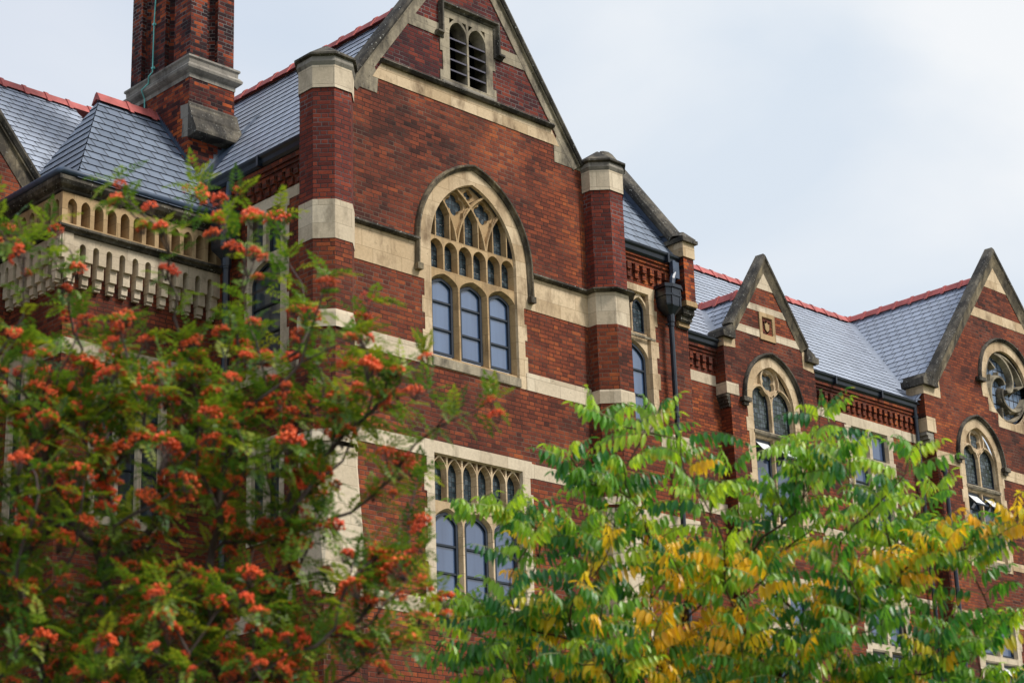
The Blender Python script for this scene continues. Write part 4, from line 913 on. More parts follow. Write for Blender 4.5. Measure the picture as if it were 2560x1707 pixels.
# dormer
DZ = 17.33; dh = 1.62; ds = (DZ-E2)/dh; yv = 26.70+(DZ-E2)/bsl
mb = MB()
for sg in (-1, 1): roof(mb, [(DX+sg*dh, 26.6, E2), (DX, 26.6, DZ), (DX, yv, DZ), (DX+sg*dh, 26.71, E2)], 0.27)
mb.build('dormer_slope', [M_SLATE, M_GAPSHADE], rf)
mb = MB(); ridge(mb, (DX, 26.6, DZ+0.09), (DX, yv+0.15, DZ+0.09), 0.15, 0.16, 0.535, 0.2); mb.build('ridge_tiles', M_RIDGE, rf)
mb = MB(); valley(mb, (DX-dh, 26.74, E2+0.04), (DX-0.02, yv, DZ), 0.13); valley(mb, (DX+dh, 26.74, E2+0.04), (DX+0.02, yv, DZ), 0.13); mb.build('lead_valley', M_LEAD, rf)
dout = lambda o: 18.13-1.41*abs(o); din = lambda o: 17.74-1.41*abs(o)
mb = MB(); D0, D1 = DX-1.62, DX+1.66
dpoly = [(D0+0.12, 0), (D1-0.12, 0), (D1-0.12, 14.55), (D1, 14.75), (D1, 15.6), (DX+1.25, 15.95), (DX, 17.72), (DX-1.25, 15.95), (D0, 15.6), (D0, 14.75), (D0+0.12, 14.55)]
plate(mb, FD, dpoly, [inset(HD, 0.03), inset(L3, 0.03)]); loft(mb, FD, ccw(dpoly), 0, ccw(dpoly), -0.32, inward=False)
mb.build('dormer_wall', M_BRICK, B)
mb = MB(); dp_ = [(DX-1.40, dout(1.40)), (DX, 18.13), (DX+1.40, dout(1.40))]
sweep(mb, FD, dp_, [(-0.26, -0.05), (-0.26, 0.014), (-0.20, 0.03), (-0.09, 0.075), (-0.06, 0.09)], 1)
sweep(mb, FD, dp_, [(-0.065, 0.0), (-0.065, 0.10), (-0.02, 0.11), (0.015, 0.05), (0.02, -0.18), (-0.35, -0.20)], 0)
mb.build('coping', [M_DARK, M_STREAK], B)
mb = MB()
for sg in (-1, 1):
    e = DX+sg*1.64; i_ = DX+sg*1.22
    p = [(e-sg*0.02, 15.58), (i_, 15.62), (i_, dout(1.22)-0.30), (e-sg*0.02, 15.80)]
    ext(mb, FD, p, -0.35, 0.012, 0)
    p = [(e+sg*0.07, 15.79), (DX+sg*1.30, 15.79), (DX+sg*1.30, 15.95), (e+sg*0.08, 15.93)]; ext(mb, FD, p, -0.42, 0.11, 1)
    p = [(e+sg*0.02, 15.932), (DX+sg*1.30, 15.952), (DX+sg*1.34, 16.14), (e-sg*0.05, 16.02)]; ext(mb, FD, p, -0.42, 0.09, 1)
mb.build('kneeler_stone', [M_STONE, M_DARK], B)
mb = MB()
ext(mb, FD, [(DX-1.24, 16.06), (DX-0.30, 16.06), (DX-0.30, 16.24), (DX-1.14, 16.24)], -0.05, 0.010); ext(mb, FD, [(DX+0.28, 16.06), (DX+1.24, 16.06), (DX+1.14, 16.24), (DX+0.28, 16.24)], -0.05, 0.010)
ext(mb, FD, [(DX-0.79, 16.68), (DX+0.79, 16.68), (DX+0.68, 16.84), (DX-0.68, 16.84)], -0.05, 0.010)
ext(mb, FD, [(DX-0.32, 17.26), (DX+0.32, 17.26), (DX, 17.74)], -0.05, 0.010)
ext(mb, FD, [(D0+0.0, 14.50), (D0+0.42, 14.50), (D0+0.42, 14.76), (D0, 14.76)], -0.3, 0.010)
ext(mb, FD, [(D0+0.13, 11.77), (DX-0.96, 11.77), (DX-0.96, 12.03), (D0+0.13, 12.03)], -0.3, 0.010); ext(mb, FD, [(DX+0.96, 11.77), (D1-0.13, 11.77), (D1-0.13, 12.03), (DX+0.96, 12.03)], -0.3, 0.010)
mb.build('stone_band', M_PALE, B)
mb = MB(); CRX, CRZ = DX-0.02, 16.37
plate(mb, FD, [(CRX-0.28, 16.02), (CRX+0.28, 16.02), (CRX+0.28, 16.68), (CRX-0.28, 16.68)], [[(CRX-0.19, 16.16), (CRX+0.19, 16.16), (CRX+0.19, 16.58), (CRX-0.19, 16.58)]], 0.03)
loft(mb, FD, [(CRX-0.28, 16.02), (CRX+0.28, 16.02), (CRX+0.28, 16.68), (CRX-0.28, 16.68)], 0.03, [(CRX-0.28, 16.02), (CRX+0.28, 16.02), (CRX+0.28, 16.68), (CRX-0.28, 16.68)], -0.05, inward=False)
rc_ = [(CRX-0.19, 16.16), (CRX+0.19, 16.16), (CRX+0.19, 16.58), (CRX-0.19, 16.58)]
loft(mb, FD, rc_, 0.03, inset(rc_, 0.03), -0.06); plate(mb, FD, rc_, (), -0.058)
sh = [(CRX, 16.19), (CRX+0.10, 16.28), (CRX+0.12, 16.50), (CRX+0.05, 16.47), (CRX, 16.53), (CRX-0.05, 16.47), (CRX-0.12, 16.50), (CRX-0.10, 16.28)]
ext(mb, FD, sh, -0.06, 0.0); ext(mb, FD, inset(sh, 0.035), -0.06, 0.02)
mb.build('carved_panel', M_TAN, B, 'small square panel with a carved shield in the dormer gable')
mb = MB()
for i in range(4): box(mb, FX(D0+0.02+i*0.03), -26.83, -26.56-0.0, 14.42-i*0.075, 14.50-i*0.075, -0.1, 0.0)
for i in range(4): wbox(mb, D0-0.005+i*0.03, D0+0.3, 26.57, 26.86, 14.43-i*0.075, 14.495-i*0.075)
mb.build('corbel', M_DARK, B, 'dark stepped corbel under the left corner of the dormer')
# right gable
gout = lambda o: 20.78-1.2*abs(o); gin = lambda o: 20.22-1.2*abs(o)
RCX, RCZ = 44.55, 16.87
circ = lambda rr, n=40: [(RCX+rr*math.cos(2*math.pi*i/n), RCZ+rr*math.sin(2*math.pi*i/n)) for i in range(n)]
up = [(RCX+1.27*math.cos(math.pi*i/20), RCZ+1.27*math.sin(math.pi*i/20)) for i in range(21)]
ro = up + [(RCX-1.22, 16.42), (RCX-1.0, 16.42), (RCX-1.0, 16.06), (RCX-0.6, 16.06), (RCX-0.6, 15.70), (RCX+0.6, 15.70), (RCX+0.6, 16.06), (RCX+1.0, 16.06), (RCX+1.0, 16.42), (RCX+1.22, 16.42)]
mb = MB(); surround(mb, FD, ro, [circ(1.0)], -0.06); win = mb.build('window', M_STONE, B, 'round window with swirling stone tracery in the right gable')
mb = MB(); plate(mb, FD, circ(1.01), (), -0.22); mb.build('leaded_pane', M_LEADB, win)
t = MB()
for q in range(3):
    a0 = math.radians(112 + q*120); path = []
    for i in range(17):
        s = i/16; rr = 0.10+0.88*s; an = a0 - math.radians(150)*(1-s)**1.1 * (1 if s < 1 else 1)
        path.append((RCX+rr*math.cos(an), RCZ+rr*math.sin(an)))
    bars(t, FD, path, 0.03, 0.075, -0.045-0.002*q, -0.21)
    # the hook that closes the swirl, with cusps
    hk = []
    for i in range(11):
        an = a0 - math.radians(8+ i*9.0); rr = 0.93 - 0.05*math.sin(i*0.3)
        hk.append((RCX+rr*math.cos(an), RCZ+rr*math.sin(an)))
    hk += [(RCX+0.62*math.cos(a0-math.radians(104)), RCZ+0.62*math.sin(a0-math.radians(104)))]
    bars(t, FD, hk, 0.022, 0.06, -0.055-0.002*q, -0.21)
    for s in (0.35, 0.6, 0.82):
        rr = 0.10+0.88*s; an = a0 - math.radians(150)*(1-s)**1.1; p = (RCX+rr*math.cos(an), RCZ+rr*math.sin(an)); an2 = an - math.radians(24)
        c = (RCX+(rr+0.02)*math.cos(an2), RCZ+(rr+0.02)*math.sin(an2)); bars(t, FD, [p, ((p[0]*0.45+c[0]*0.55), p[1]*0.45+c[1]*0.55-0.02), (c[0]*0.8+p[0]*0.2, c[1]*0.8+p[1]*0.2+0.05)], 0.02, 0.055, -0.09, -0.21)
t.build('tracery', M_WORN, win)
mb = MB(); hp = [(RCX+1.265*math.cos(math.pi*i/20), RCZ+1.265*math.sin(math.pi*i/20)) for i in range(21)]; sweep(mb, FD, hp, [(-o, d) for o, d in HOOD])
for sg in (-1, 1): box(mb, FD, RCX+sg*1.33-0.16, RCX+sg*1.33+0.16, RCZ-0.09, RCZ+0.01, 0, 0.13)
mb.build('hood_mould', M_DARK, win)
G0, G1 = 40.62, 48.4
gpoly = [(G0+0.28, 0), (G1-0.28, 0), (G1-0.28, 15.1), (G1, 15.35), (G1, 16.1), (GX+3.55, 16.0), (GX, 20.25), (GX-3.55, 16.0), (G0, 16.1), (G0, 15.35), (G0+0.28, 15.1)]
mb = MB(); plate(mb, FD, gpoly, [inset(ro, 0.03), inset(HG, 0.03), inset(HG2, 0.03), inset(L1, 0.03)]); loft(mb, FD, ccw(gpoly), 0, ccw(gpoly), -0.5, inward=False); mb.build('gable_wall', M_BRICK, B)
mb = MB(); gp = [(GX-3.62, gout(3.62)), (GX, 20.78), (GX+3.62, gout(3.62))]
sweep(mb, FD, gp, [(-0.36, -0.05), (-0.36, 0.014), (-0.28, 0.03), (-0.12, 0.085), (-0.08, 0.10)], 1)
sweep(mb, FD, gp, [(-0.085, 0.0), (-0.085, 0.11), (-0.03, 0.12), (0.015, 0.06), (0.02, -0.16), (-0.4, -0.18)], 0)
mb.build('coping', [M_DARK, M_STREAK], B)
mb = MB()
for sg in (-1, 1):
    e = GX+sg*3.90; i_ = GX+sg*3.16
    ext(mb, FD, [(e, 15.97), (i_, 15.97), (i_, gout(3.16)-0.45), (e, 16.2)], -0.5, 0.012, 0)
    ext(mb, FD, [(e+sg*0.12, 16.18), (GX+sg*3.38, 16.18), (GX+sg*3.42, 16.34), (e+sg*0.14, 16.34)], -0.55, 0.13, 1)
    ext(mb, FD, [(e+sg*0.06, 16.342), (GX+sg*3.42, 16.342), (GX+sg*3.55, 16.58), (e-sg*0.02, 16.48)], -0.55, 0.11, 1)
mb.build('kneeler_stone', [M_STONE, M_DARK], B)
mb = MB()
c_ = lambda z: (20.22-z)/1.2
ext(mb, FD, [(GX-c_(18.60), 18.60), (GX+c_(18.60), 18.60), (GX+c_(18.87), 18.87), (GX-c_(18.87), 18.87)], -0.05, 0.010)
ext(mb, FD, [(GX-0.55, 19.58), (GX+0.55, 19.58), (GX, 20.24)], -0.05, 0.011)
ext(mb, FD, [(RCX-0.62, 15.70), (RCX+0.62, 15.70), (RCX+0.62, 15.9), (RCX-0.62, 15.9)], -0.05, 0.006)
ext(mb, FD, [(G0, 15.0), (G0+0.38, 15.0), (G0+0.38, 15.38), (G0, 15.38)], -0.4, 0.010)
for a, b in ((G0+0.29, 41.93), (43.80, 45.22), (47.1, 48.1)): ext(mb, FD, [(a, 14.28), (b, 14.28), (b, 14.57), (a, 14.57)], -0.05, 0.010)
for z0_, z1_ in ((11.9, 12.1), (10.42, 10.63)): ext(mb, FD, [(G0+0.29, z0_), (41.9, z0_), (41.9, z1_), (G0+0.29, z1_)], -0.05, 0.0095); ext(mb, FD, [(43.82, z0_), (45.2, z0_), (45.2, z1_), (43.82, z1_)], -0.05, 0.0095)
mb.build('stone_band', M_STONE, B)
mb = MB()
for i in range(4): wbox(mb, G0-0.02+i*0.06, G0+0.6, 26.57, 26.9, 14.90-i*0.09, 14.985-i*0.09)
mb.build('corbel', M_GREY, B, 'stepped stone corbel at the left foot of the right gable')
downpipe(40.42, 26.72, 15.6, 0, 0.10, None, 'black downpipe in the corner beside the right gable'); downpipe(41.0, 26.42, 14.25, 0, 0.105, None, 'grey blue downpipe on the front of the right gable')
# ---------------------------------------------------------------- left range behind the tower
LS, LYR = 1.0, 32.2
mb = MB(); roof(mb, [(4, 28.6, 15.75), (19.6, 28.6, 15.75), (19.6, LYR, 19.36), (4, LYR, 19.36)]); rf = mb.build('roof', [M_SLATE, M_GAPSHADE], B, 'slate roof of the left range behind the small tower')
mb = MB(); ridge(mb, (4, LYR, 19.42), (21.5, LYR, 19.42), start=0.28); mb.build('ridge_tiles', M_RIDGE, rf)
LGX = 12.9; FG = FY(28.5); lout = lambda o: 15.75+1.2*(3.85-abs(o))
mb = MB(); plate(mb, FG, [(9.1, 0), (16.6, 0), (16.6, 15.6), (LGX, 19.85), (9.2, 15.6)]); mb.build('gable_wall', M_BRICK, B, 'brick gable at the left edge with a broad stone coping')
mb = MB(); gp = [(LGX-3.85, lout(3.85)), (LGX, lout(0)), (LGX+3.85, lout(3.85))]
sweep(mb, FG, gp, [(-0.42, -0.05), (-0.42, 0.014), (-0.17, 0.014), (-0.16, 0.06), (-0.12, 0.06)], 1); sweep(mb, FG, gp, [(-0.125, 0.0), (-0.125, 0.08), (-0.07, 0.12), (-0.02, 0.11), (0.015, 0.03), (0.02, -0.20), (-0.4, -0.22)], 0)
mb.build('coping', [M_DARK, M_STREAK], B)
# ================================================================== trees
CAM = Vector((0, 0, 1.6))
def grow(rng, base, fork, targets, r_trunk, wander=0.06, step=0.09):
    """skeleton as in a real crown: every twig springs from the nearest thicker wood that lies closer to the foot"""
    base, fork = Vector(base), Vector(fork)
    nodes = []; parent = []
    L = (fork-base).length; k = max(3, int(L/0.25))
    for i in range(k+1):
        t = i/k; nodes.append(base.lerp(fork, t) + Vector((rng.gauss(0, .012), rng.gauss(0, .012), 0))*(1 if 0 < i < k else 0)); parent.append(i-1)
    first = k; depth = [i*0.25 for i in range(k+1)]; tips = []
    targets = sorted([Vector(t) for t in targets], key=lambda t: (t-fork).length)
    for t in targets:
        best, bc = None, 1e9
        dt_ = (t-fork).length
        for i in range(first, len(nodes)):
            p = nodes[i]; d = (t-p).length
            if (p-fork).length > dt_*0.93 and i != first: continue
            c = d + 0.30*max(0, (depth[i]-depth[first])) + max(0, p.z-t.z)*0.7
            if c < bc: best, bc = i, c
        p0 = nodes[best]; pd = (p0 - nodes[parent[best]]).normalized() if parent[best] >= 0 else Vector((0, 0, 1))
        d = (t-p0).length; c1 = p0 + pd*d*0.38; c2 = t - ((t-p0).normalized()*0.7 + Vector((0, 0, 0.55))).normalized()*d*0.3
        n_ = max(2, int(d/step)); prev = best; seg = []
        for i in range(1, n_+1):
            s = i/n_; q = p0*(1-s)**3 + c1*3*s*(1-s)**2 + c2*3*s*s*(1-s) + t*s**3
            if i < n_: q = q + Vector((rng.gauss(0, wander), rng.gauss(0, wander), rng.gauss(0, wander)))*min(d, 0.6)*0.35
            nodes.append(q); parent.append(prev); depth.append(depth[prev]+d/n_); prev = len(nodes)-1; seg.append(prev)
        tips.append(seg)
    load = [0.0]*len(nodes)
    for seg in tips: load[seg[-1]] += 1
    for i in range(len(nodes)-1, 0, -1): load[parent[i]] += load[i]
    tot = max(load[0], 1); rad = [max(0.0042, r_trunk*(l/tot)**0.43) for l in load]
    return nodes, parent, rad, tips
def wood(mb, nodes, parent, rad, lo=5):
    kids = {}
    for i, p in enumerate(parent): kids.setdefault(p, []).append(i)
    stack = [(0, None)]
    while stack:
        i, prev = stack.pop(); ch = [i] if prev is None else [prev, i]
        while True:
            k = kids.get(ch[-1], [])
            if not k: break
            k = sorted(k, key=lambda q: -rad[q]); stack += [(q, ch[-1]) for q in k[1:]]; ch.append(k[0])
        if len(ch) > 1:
            rr = [rad[q] for q in ch]
            if prev is not None: rr[0] = rr[1]
            rr[-1] *= 0.6; tube(mb, [nodes[q] for q in ch], rr, 8 if rr[0] > 0.02 else lo, 0, False)
def shade(rng, c, v=0.18):
    k = 1+rng.uniform(-v, v); return (c[0]*k*(1+rng.uniform(-.06, .06)), c[1]*k, c[2]*k)
def leaflet(mb, p, d, nrm, L, W, col, fold=0.25, curl=0.25, tipc=None):
    """lance-shaped leaflet folded along its midrib: p base, d direction, nrm upper side"""
    s = d.cross(nrm).normalized(); n_ = s.cross(d)
    o = len(mb.v)
    for t, w in ((0.0, 0.06), (0.22, 0.82), (0.5, 1.0), (0.78, 0.62)):
        m_ = p + d*(L*t) - n_*(curl*L*t*t); e = n_*(fold*W*w*0.5)
        mb.v += [tuple(m_ + s*(W*0.5*w) + e), tuple(m_), tuple(m_ - s*(W*0.5*w) + e)]
    mb.v.append(tuple(p + d*(L*0.98) - n_*(curl*L)))
    for i in range(3):
        a = o+3*i; mb.f += [(a, a+1, a+4, a+3), (a+1, a+2, a+5, a+4)]
    a = o+9; mb.f += [(a, a+1, a+3), (a+1, a+2, a+3)]; mb.mi += [0]*8
    tipc = tipc or col
    mb.col += [col]*9 + [tuple((x+y)/2 for x, y in zip(col, tipc))]*3 + [tipc]
def small_leaflet(mb, p, d, nrm, L, W, col):
    s = d.cross(nrm).normalized(); o = len(mb.v); q = p + d*(L*0.5)
    mb.v += [tuple(p), tuple(q + s*W*0.5 + nrm*W*0.18), tuple(p + d*L), tuple(q - s*W*0.5 + nrm*W*0.18)]
    mb.f += [(o, o+1, o+2), (o, o+2, o+3)]; mb.mi += [0, 0]; mb.col += [col]*4
def pinnate(rng, mb, p, d, L, pairs, small, col, hang, mbr=None, lf=0.085, lw=0.031, yc=None):
    """a compound leaf: rachis from p along d, arching over, with paired leaflets"""
    up = Vector((0, 0, 1)); h = Vector((d.x, d.y, 0)); h = h.normalized() if h.length > 1e-3 else Vector((1, 0, 0))
    q = Vector(p); dd = d.normalized(); pts = [q.copy()]; n_ = pairs+1; st = L/n_
    droop = rng.uniform(0.35, 0.95)*hang
    for i in range(n_):
        dd = (dd - up*(droop*1.15/n_)).normalized(); q = q + dd*st; pts.append(q.copy())
        if i < 1 and not small: continue
        side = dd.cross(up); side = side.normalized() if side.length > 1e-3 else Vector((1, 0, 0)); nn = side.cross(dd)
        k = math.sin(math.pi*(0.22+0.72*(i+1)/n_))**0.6
        if small:
            for sg in (-1, 1):
                ld = (side*sg*0.86 + dd*0.5 + nn*rng.uniform(-.25, .25)).normalized(); small_leaflet(mb, q, ld, (nn + side*rng.uniform(-.3, .3)).normalized(), lf*k*rng.uniform(.85, 1.15), lw*rng.uniform(.85, 1.15), shade(rng, col, .22))
        else:
            for sg in (-1, 1):
                dn = rng.uniform(0.75, 1.7)
                ld = (side*sg*rng.uniform(0.35, 0.75) + dd*rng.uniform(0.15, 0.45) - up*dn).normalized()
                nr = (nn*0.35 + side*sg*(0.45+0.5*dn) + h*rng.uniform(-.5, .5)).normalized(); nr = (nr - ld*nr.dot(ld)).normalized()
                leaflet(mb, q, ld, nr, lf*k*rng.uniform(.75, 1.2), lw*k*rng.uniform(.75, 1.12), shade(rng, col, .34), rng.uniform(.15, .5), rng.uniform(.05, .35), yc)
    ld = dd
    side = dd.cross(up).normalized() if dd.cross(up).length > 1e-3 else Vector((1, 0, 0)); nn = side.cross(dd)
    if small: small_leaflet(mb, q, dd, nn, lf*0.8, lw, col)
    else: leaflet(mb, q, (dd-up*0.3).normalized(), nn, lf*0.7, lw*0.8, shade(rng, col), .3, .2, yc)
    if mbr is not None: tube(mbr, pts, [0.0028]*(len(pts)-1)+[0.0012], 3, 0, False)
def blob(rng, blobs, n):
    out = []; w = [b[3]*b[4]*b[5]*b[6] for b in blobs]
    while len(out) < n:
        b = rng.choices(blobs, w)[0]
        x, y, z = (rng.uniform(-1, 1) for _ in range(3))
        if x*x+y*y+z*z > 1: continue
        out.append(CR*(b[0]+x*b[3]) + CF*(b[1]+y*b[4]) + Vector((0, 0, b[2]+z*b[5])))
    return out
# crown frames: metres to the right of / away from the viewpoint / above ground
CR = Vector((math.cos(YAW), -math.sin(YAW), 0)); CF = Vector((math.sin(YAW), math.cos(YAW), 0))
def at(a, b, c): return CR*a + CF*b + Vector((0, 0, c))
# ---------------------------------------------------------------- rowan with berries, close to the viewpoint on the left
rng = random.Random(11)
RB = [(-1.845,9.0,3.921,1.040,0.75,0.948,1.0), (-1.95,9.0,4.50,0.70,0.55,0.36,0.5), (-1.122,9.0,4.302,0.602,0.5,0.601,0.95), (-0.844,9.0,3.435,0.457,0.5,0.432,1.0),
      (-2.903,9.0,4.17,0.714,0.6,0.965,1.0), (-1.30,9.0,4.66,0.50,0.4,0.25,0.7), (-2.35,9.0,5.05,0.36,0.4,0.22,0.22), (-0.72,9.0,4.42,0.38,0.4,0.24,0.9), (-0.62,9.0,3.55,0.22,0.4,0.35,0.8), (-1.823,9.0,3.194,1.087,0.7,0.462,1.5)]
RT = [(-1.828,8.59,5.368), (-1.838,8.74,5.34), (-1.582,9.3,5.653), (-1.336,9.08,5.485), (-1.197,8.59,5.132), (-1.4,8.93,5.278), (-1.105,8.98,5.018), (-0.843,8.66,4.878), (-0.682,9.23,4.959), (-0.692,8.61,4.571),
      (-0.415,8.89,4.557), (-0.104,9.02,4.37), (-0.31,8.93,4.291), (-0.548,9.09,4.082), (-0.522,9.24,3.876), (-0.416,9.46,3.512), (-0.47,8.78,3.181), (-2.456,9.15,5.406), (-2.289,9.2,5.42), (-2.298,8.79,5.172),
      (-2.415,8.5,5.22), (-1.187,9.47,5.522), (-1.616,8.8,5.172), (-0.6,8.81,4.304), (-0.469,9.39,4.13), (-0.681,9.09,3.941), (-1.22,8.97,5.121), (-1.021,9.27,4.934)]
rb = at(-2.05, 9.2, 0)
T1 = thing('rowan_tree', 'rowan tree heavy with orange red berry clusters in front of the small tower', 'tree', rb)
tg = [at(*t) for t in RT] + blob(rng, RB, 470)
nodes, par_, rad, tips = grow(rng, rb, at(-2.0, 9.15, 2.3), tg, 0.058)
mb = MB(); wood(mb, nodes, par_, rad); mb.build('trunk', M_BARK, T1, smooth=True)
mb = MB(); mb.col = []; berries = []
GR = [(0.08, 0.165, 0.022), (0.12, 0.22, 0.026), (0.20, 0.29, 0.030), (0.06, 0.14, 0.024), (0.30, 0.35, 0.034), (0.15, 0.24, 0.026)]
for ti, seg in enumerate(tips):
    end = seg[-1]; spr = seg[max(0, len(seg)-5):]
    for j, i in enumerate(spr):
        p = nodes[i]; t = (p - nodes[par_[i]]).normalized()
        for q in range((3 if p.z < 4.35 else 2) if i != end else 5):
            a = rng.uniform(0, 6.283); o = t.orthogonal().normalized(); o2 = t.cross(o)
            d = (o*math.cos(a) + o2*math.sin(a) + t*rng.uniform(0.1, 0.9) + Vector((0, 0, 0.15))).normalized()
            pinnate(rng, mb, p, d, rng.uniform(0.10, 0.17), 6, True, rng.choice(GR), 0.8, None, 0.045, 0.0165)
    if rng.random() < 0.88:
        d = Vector((rng.gauss(0, .5), rng.gauss(0, .5), rng.uniform(-0.6, 0.7))); berries.append(nodes[end] + d*0.05)
    if rng.random() < 0.6: berries.append(nodes[seg[-2 if len(seg) > 1 else -1]] + Vector((rng.gauss(0, .06), rng.gauss(0, .06), rng.gauss(0, .05))))
    if rng.random() < 0.6 and len(seg) > 5: berries.append(nodes[seg[-5]] + Vector((rng.gauss(0, .05), rng.gauss(0, .05), rng.gauss(0, .04))))
    if rng.random() < 0.9 and len(seg) > 3: berries.append(nodes[seg[-3]] + Vector((rng.gauss(0, .035), rng.gauss(0, .035), rng.gauss(0, .03))))
mb.build('foliage', M_LEAF, T1)
def ico():
    import bmesh
    bm = bmesh.new(); bmesh.ops.create_icosphere(bm, subdivisions=1, radius=1.0); v = [q.co.copy() for q in bm.verts]; f_ = [tuple(x.index for x in q.verts) for q in bm.faces]; bm.free(); return v, f_
IV, IF = ico()
def cluster(rng):
    b = MB(); n_ = rng.randint(38, 60); W = rng.uniform(0.034, 0.052)
    for i in range(n_):
        a = rng.uniform(0, 6.283); rr = W*math.sqrt(rng.random()); z = 0.022*(1-(rr/W)**2)+rng.uniform(-0.012, 0.008)
        c = Vector((rr*math.cos(a), rr*math.sin(a), z)); s = rng.uniform(0.0050, 0.0066)
        b.add([c+v*s for v in IV], IF)
        if i % 3 == 0: tube(b, [c, Vector((0, 0, -0.05))], [0.0009, 0.0012], 3, 1, False)
    return b
protos = [cluster(rng) for _ in range(7)]
pm = []
for b in protos:
    o = b.build('berry_cluster', [M_BERRY, M_BARK], T1, smooth=True); pm.append(o)
berries.sort(key=lambda p: (p-CAM).length)
rest = MB(); k = 0
for n_i, p in enumerate(berries):
    rot = Matrix.Rotation(rng.uniform(0, 6.28), 4, 'Z') @ Matrix.Rotation(rng.gauss(0, .6), 4, 'X'); sc = rng.choice((0.65, 0.75, 0.9, 1.05, 1.25, 1.5))*rng.uniform(0.9, 1.1)
    mt = Matrix.Translation(p) @ rot @ Matrix.Scale(sc, 4)
    if n_i < 100:
        o = pm[n_i] if n_i < 7 else pm[n_i % 7].copy()
        if n_i >= 7: COL.objects.link(o)
        o.matrix_parent_inverse = WM['rowan_tree'].inverted(); o.matrix_basis = mt
    else:
        b = protos[n_i % 7]
        off = len(rest.v); rest.v += [tuple(mt @ Vector(v)) for v in b.v]; rest.f += [tuple(x+off for x in q) for q in b.f]; rest.mi += b.mi
rest.build('berry_cluster', [M_BERRY, M_BARK], T1, smooth=True, kind='stuff')
# ---------------------------------------------------------------- young tree of heaven in front of the right wing
rng = random.Random(23)
SB = [(1.434,12.0,3.714,1.684,1.1,0.565,1), (0.487,12.0,4.114,0.803,0.8,0.654,1), (1.841,12.0,4.266,1.050,0.8,0.634,1), (-0.015,12.0,3.715,0.627,0.7,0.441,0.9),
      (1.004,12.0,4.42,0.739,0.6,0.32,0.6), (2.85,12.0,3.40,0.85,0.9,0.45,1.5), (0.469,12.0,4.72,0.25,0.4,0.30,0.25), (2.054,12.0,4.66,0.30,0.4,0.26,0.3), (1.3, 12.0, 3.0, 1.7, 1.0, 0.5, 0.5), (1.0, 12.0, 3.5, 1.35, 0.9, 0.4, 1.2)]
ST = [(0.5,11.34,5.097), (0.914,12.29,5.363), (0.324,11.82,4.982), (0.979,11.43,4.846), (1.344,12.22,4.955), (2.018,12.6,5.433), (2.39,11.59,4.867), (1.819,12.18,4.927), (2.026,11.72,4.892), (-0.287,12.34,4.782),
      (-0.057,12.31,4.792), (0.084,11.61,4.434), (-0.435,12.46,4.115), (-0.482,12.22,3.795), (-0.178,12.26,4.116), (2.67,12.45,4.838), (0.669,11.9,4.915), (1.549,12.36,4.775), (1.161,12.53,4.886), (2.142,11.44,4.538),
      (2.419,12.49,4.567), (0.353,11.85,4.483), (0.758,11.97,4.65)]
YB = [(1.9, 11.65, 3.9), (2.02, 11.6, 4.0), (2.25, 11.6, 4.1), (2.5, 11.6, 4.2), (2.8, 11.6, 4.3), (2.126,11.6,4.069), (2.37,11.6,4.157), (2.664,11.6,4.243), (2.962,11.6,4.367), (3.21,11.6,4.444)]
sb = at(1.28, 12.2, 0)
T2 = thing('pinnate_leaved_tree', 'young tree with long feathery green leaves turning yellow in front of the right wing', 'tree', sb)
tg = [at(a, b, c-0.12) for a, b, c in ST] + [at(a, b, c-0.06) for a, b, c in YB]; n_top = len(ST); n_y = len(tg)
tg += blob(rng, SB, 180)
key = {tuple(round(x, 4) for x in t): i for i, t in enumerate(tg)}
nodes, par_, rad, tips = grow(rng, sb, at(1.3, 12.2, 2.1), tg, 0.034, 0.04)
mb = MB(); wood(mb, nodes, par_, rad); mb.build('trunk', M_BARK2, T2, smooth=True)
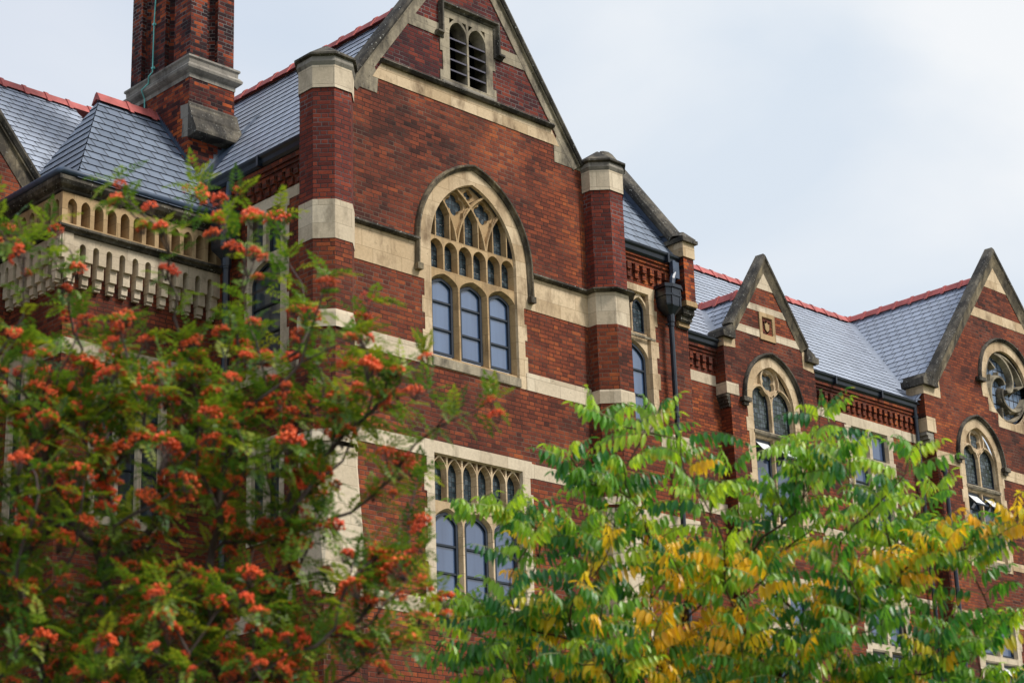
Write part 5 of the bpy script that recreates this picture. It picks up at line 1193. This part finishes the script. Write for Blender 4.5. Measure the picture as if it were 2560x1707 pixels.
mb = MB(); mb.col = []; rc2 = MB()
GREEN = [(0.05, 0.19, 0.035), (0.085, 0.245, 0.036), (0.13, 0.31, 0.038), (0.19, 0.37, 0.04), (0.04, 0.165, 0.05)]
LIME = [(0.32, 0.48, 0.042), (0.40, 0.53, 0.046), (0.26, 0.43, 0.04)]
YEL = [(0.80, 0.56, 0.035), (0.80, 0.49, 0.03), (0.64, 0.55, 0.04), (0.78, 0.44, 0.027)]
axis = at(0.95, 12.1, 0)
for seg in tips:
    e = nodes[seg[-1]]; idx = key.get(tuple(round(x, 4) for x in e), 999); topm = idx < n_top; yb = n_top <= idx < n_y
    seq = seg[::-1][:9]; g0 = rng.uniform(0, 6.28); k = 0
    for j, i in enumerate(seq):
        p = nodes[i]; t = (p - nodes[par_[i]]).normalized()
        for q in range(4 if j == 0 else 2):
            k += 1
            if j > 1 and rng.random() < 0.3: continue
            a = g0 + k*2.39996; el = 0.95 - 0.16*j if j < 4 else 0.25
            d = Vector((math.cos(a), math.sin(a), 0)) + Vector((0, 0, el + (0.35 if j == 0 and q < 2 else 0)))
            L = (0.19 + 0.06*min(j, 4))*rng.uniform(0.9, 1.2)*(1.0 if topm else 1.05)
            inner = max(0.0, 1 - ((p-axis)*1.0 - Vector((0, 0, (p-axis).z))).length/1.25); low = max(0.0, (4.75-p.z)/1.4)
            py = (0.0 if topm else 0.03) + 1.25*inner*min(1, low*1.5)*(0.45+0.12*j) + (0.62 if yb else 0)
            if rng.random() < py: c = rng.choice(YEL)
            elif rng.random() < (0.52 if topm else 0.28): c = rng.choice(LIME)
            else: c = rng.choice(GREEN)
            yc = rng.choice(YEL[:3]) if rng.random() < 0.12 else tuple(x*1.25 for x in c)
            pinnate(rng, mb, p, d.normalized(), L, 5 + min(j, 4), False, c, 1.0, rc2, 0.100, 0.036, yc)
mb.build('foliage', M_LEAF2, T2)
M_STALK = plain('leaf_stalk', (0.17, 0.20, 0.05), 0.6, 0.3)
rc2.build('leaf_stalks', M_STALK, T2)
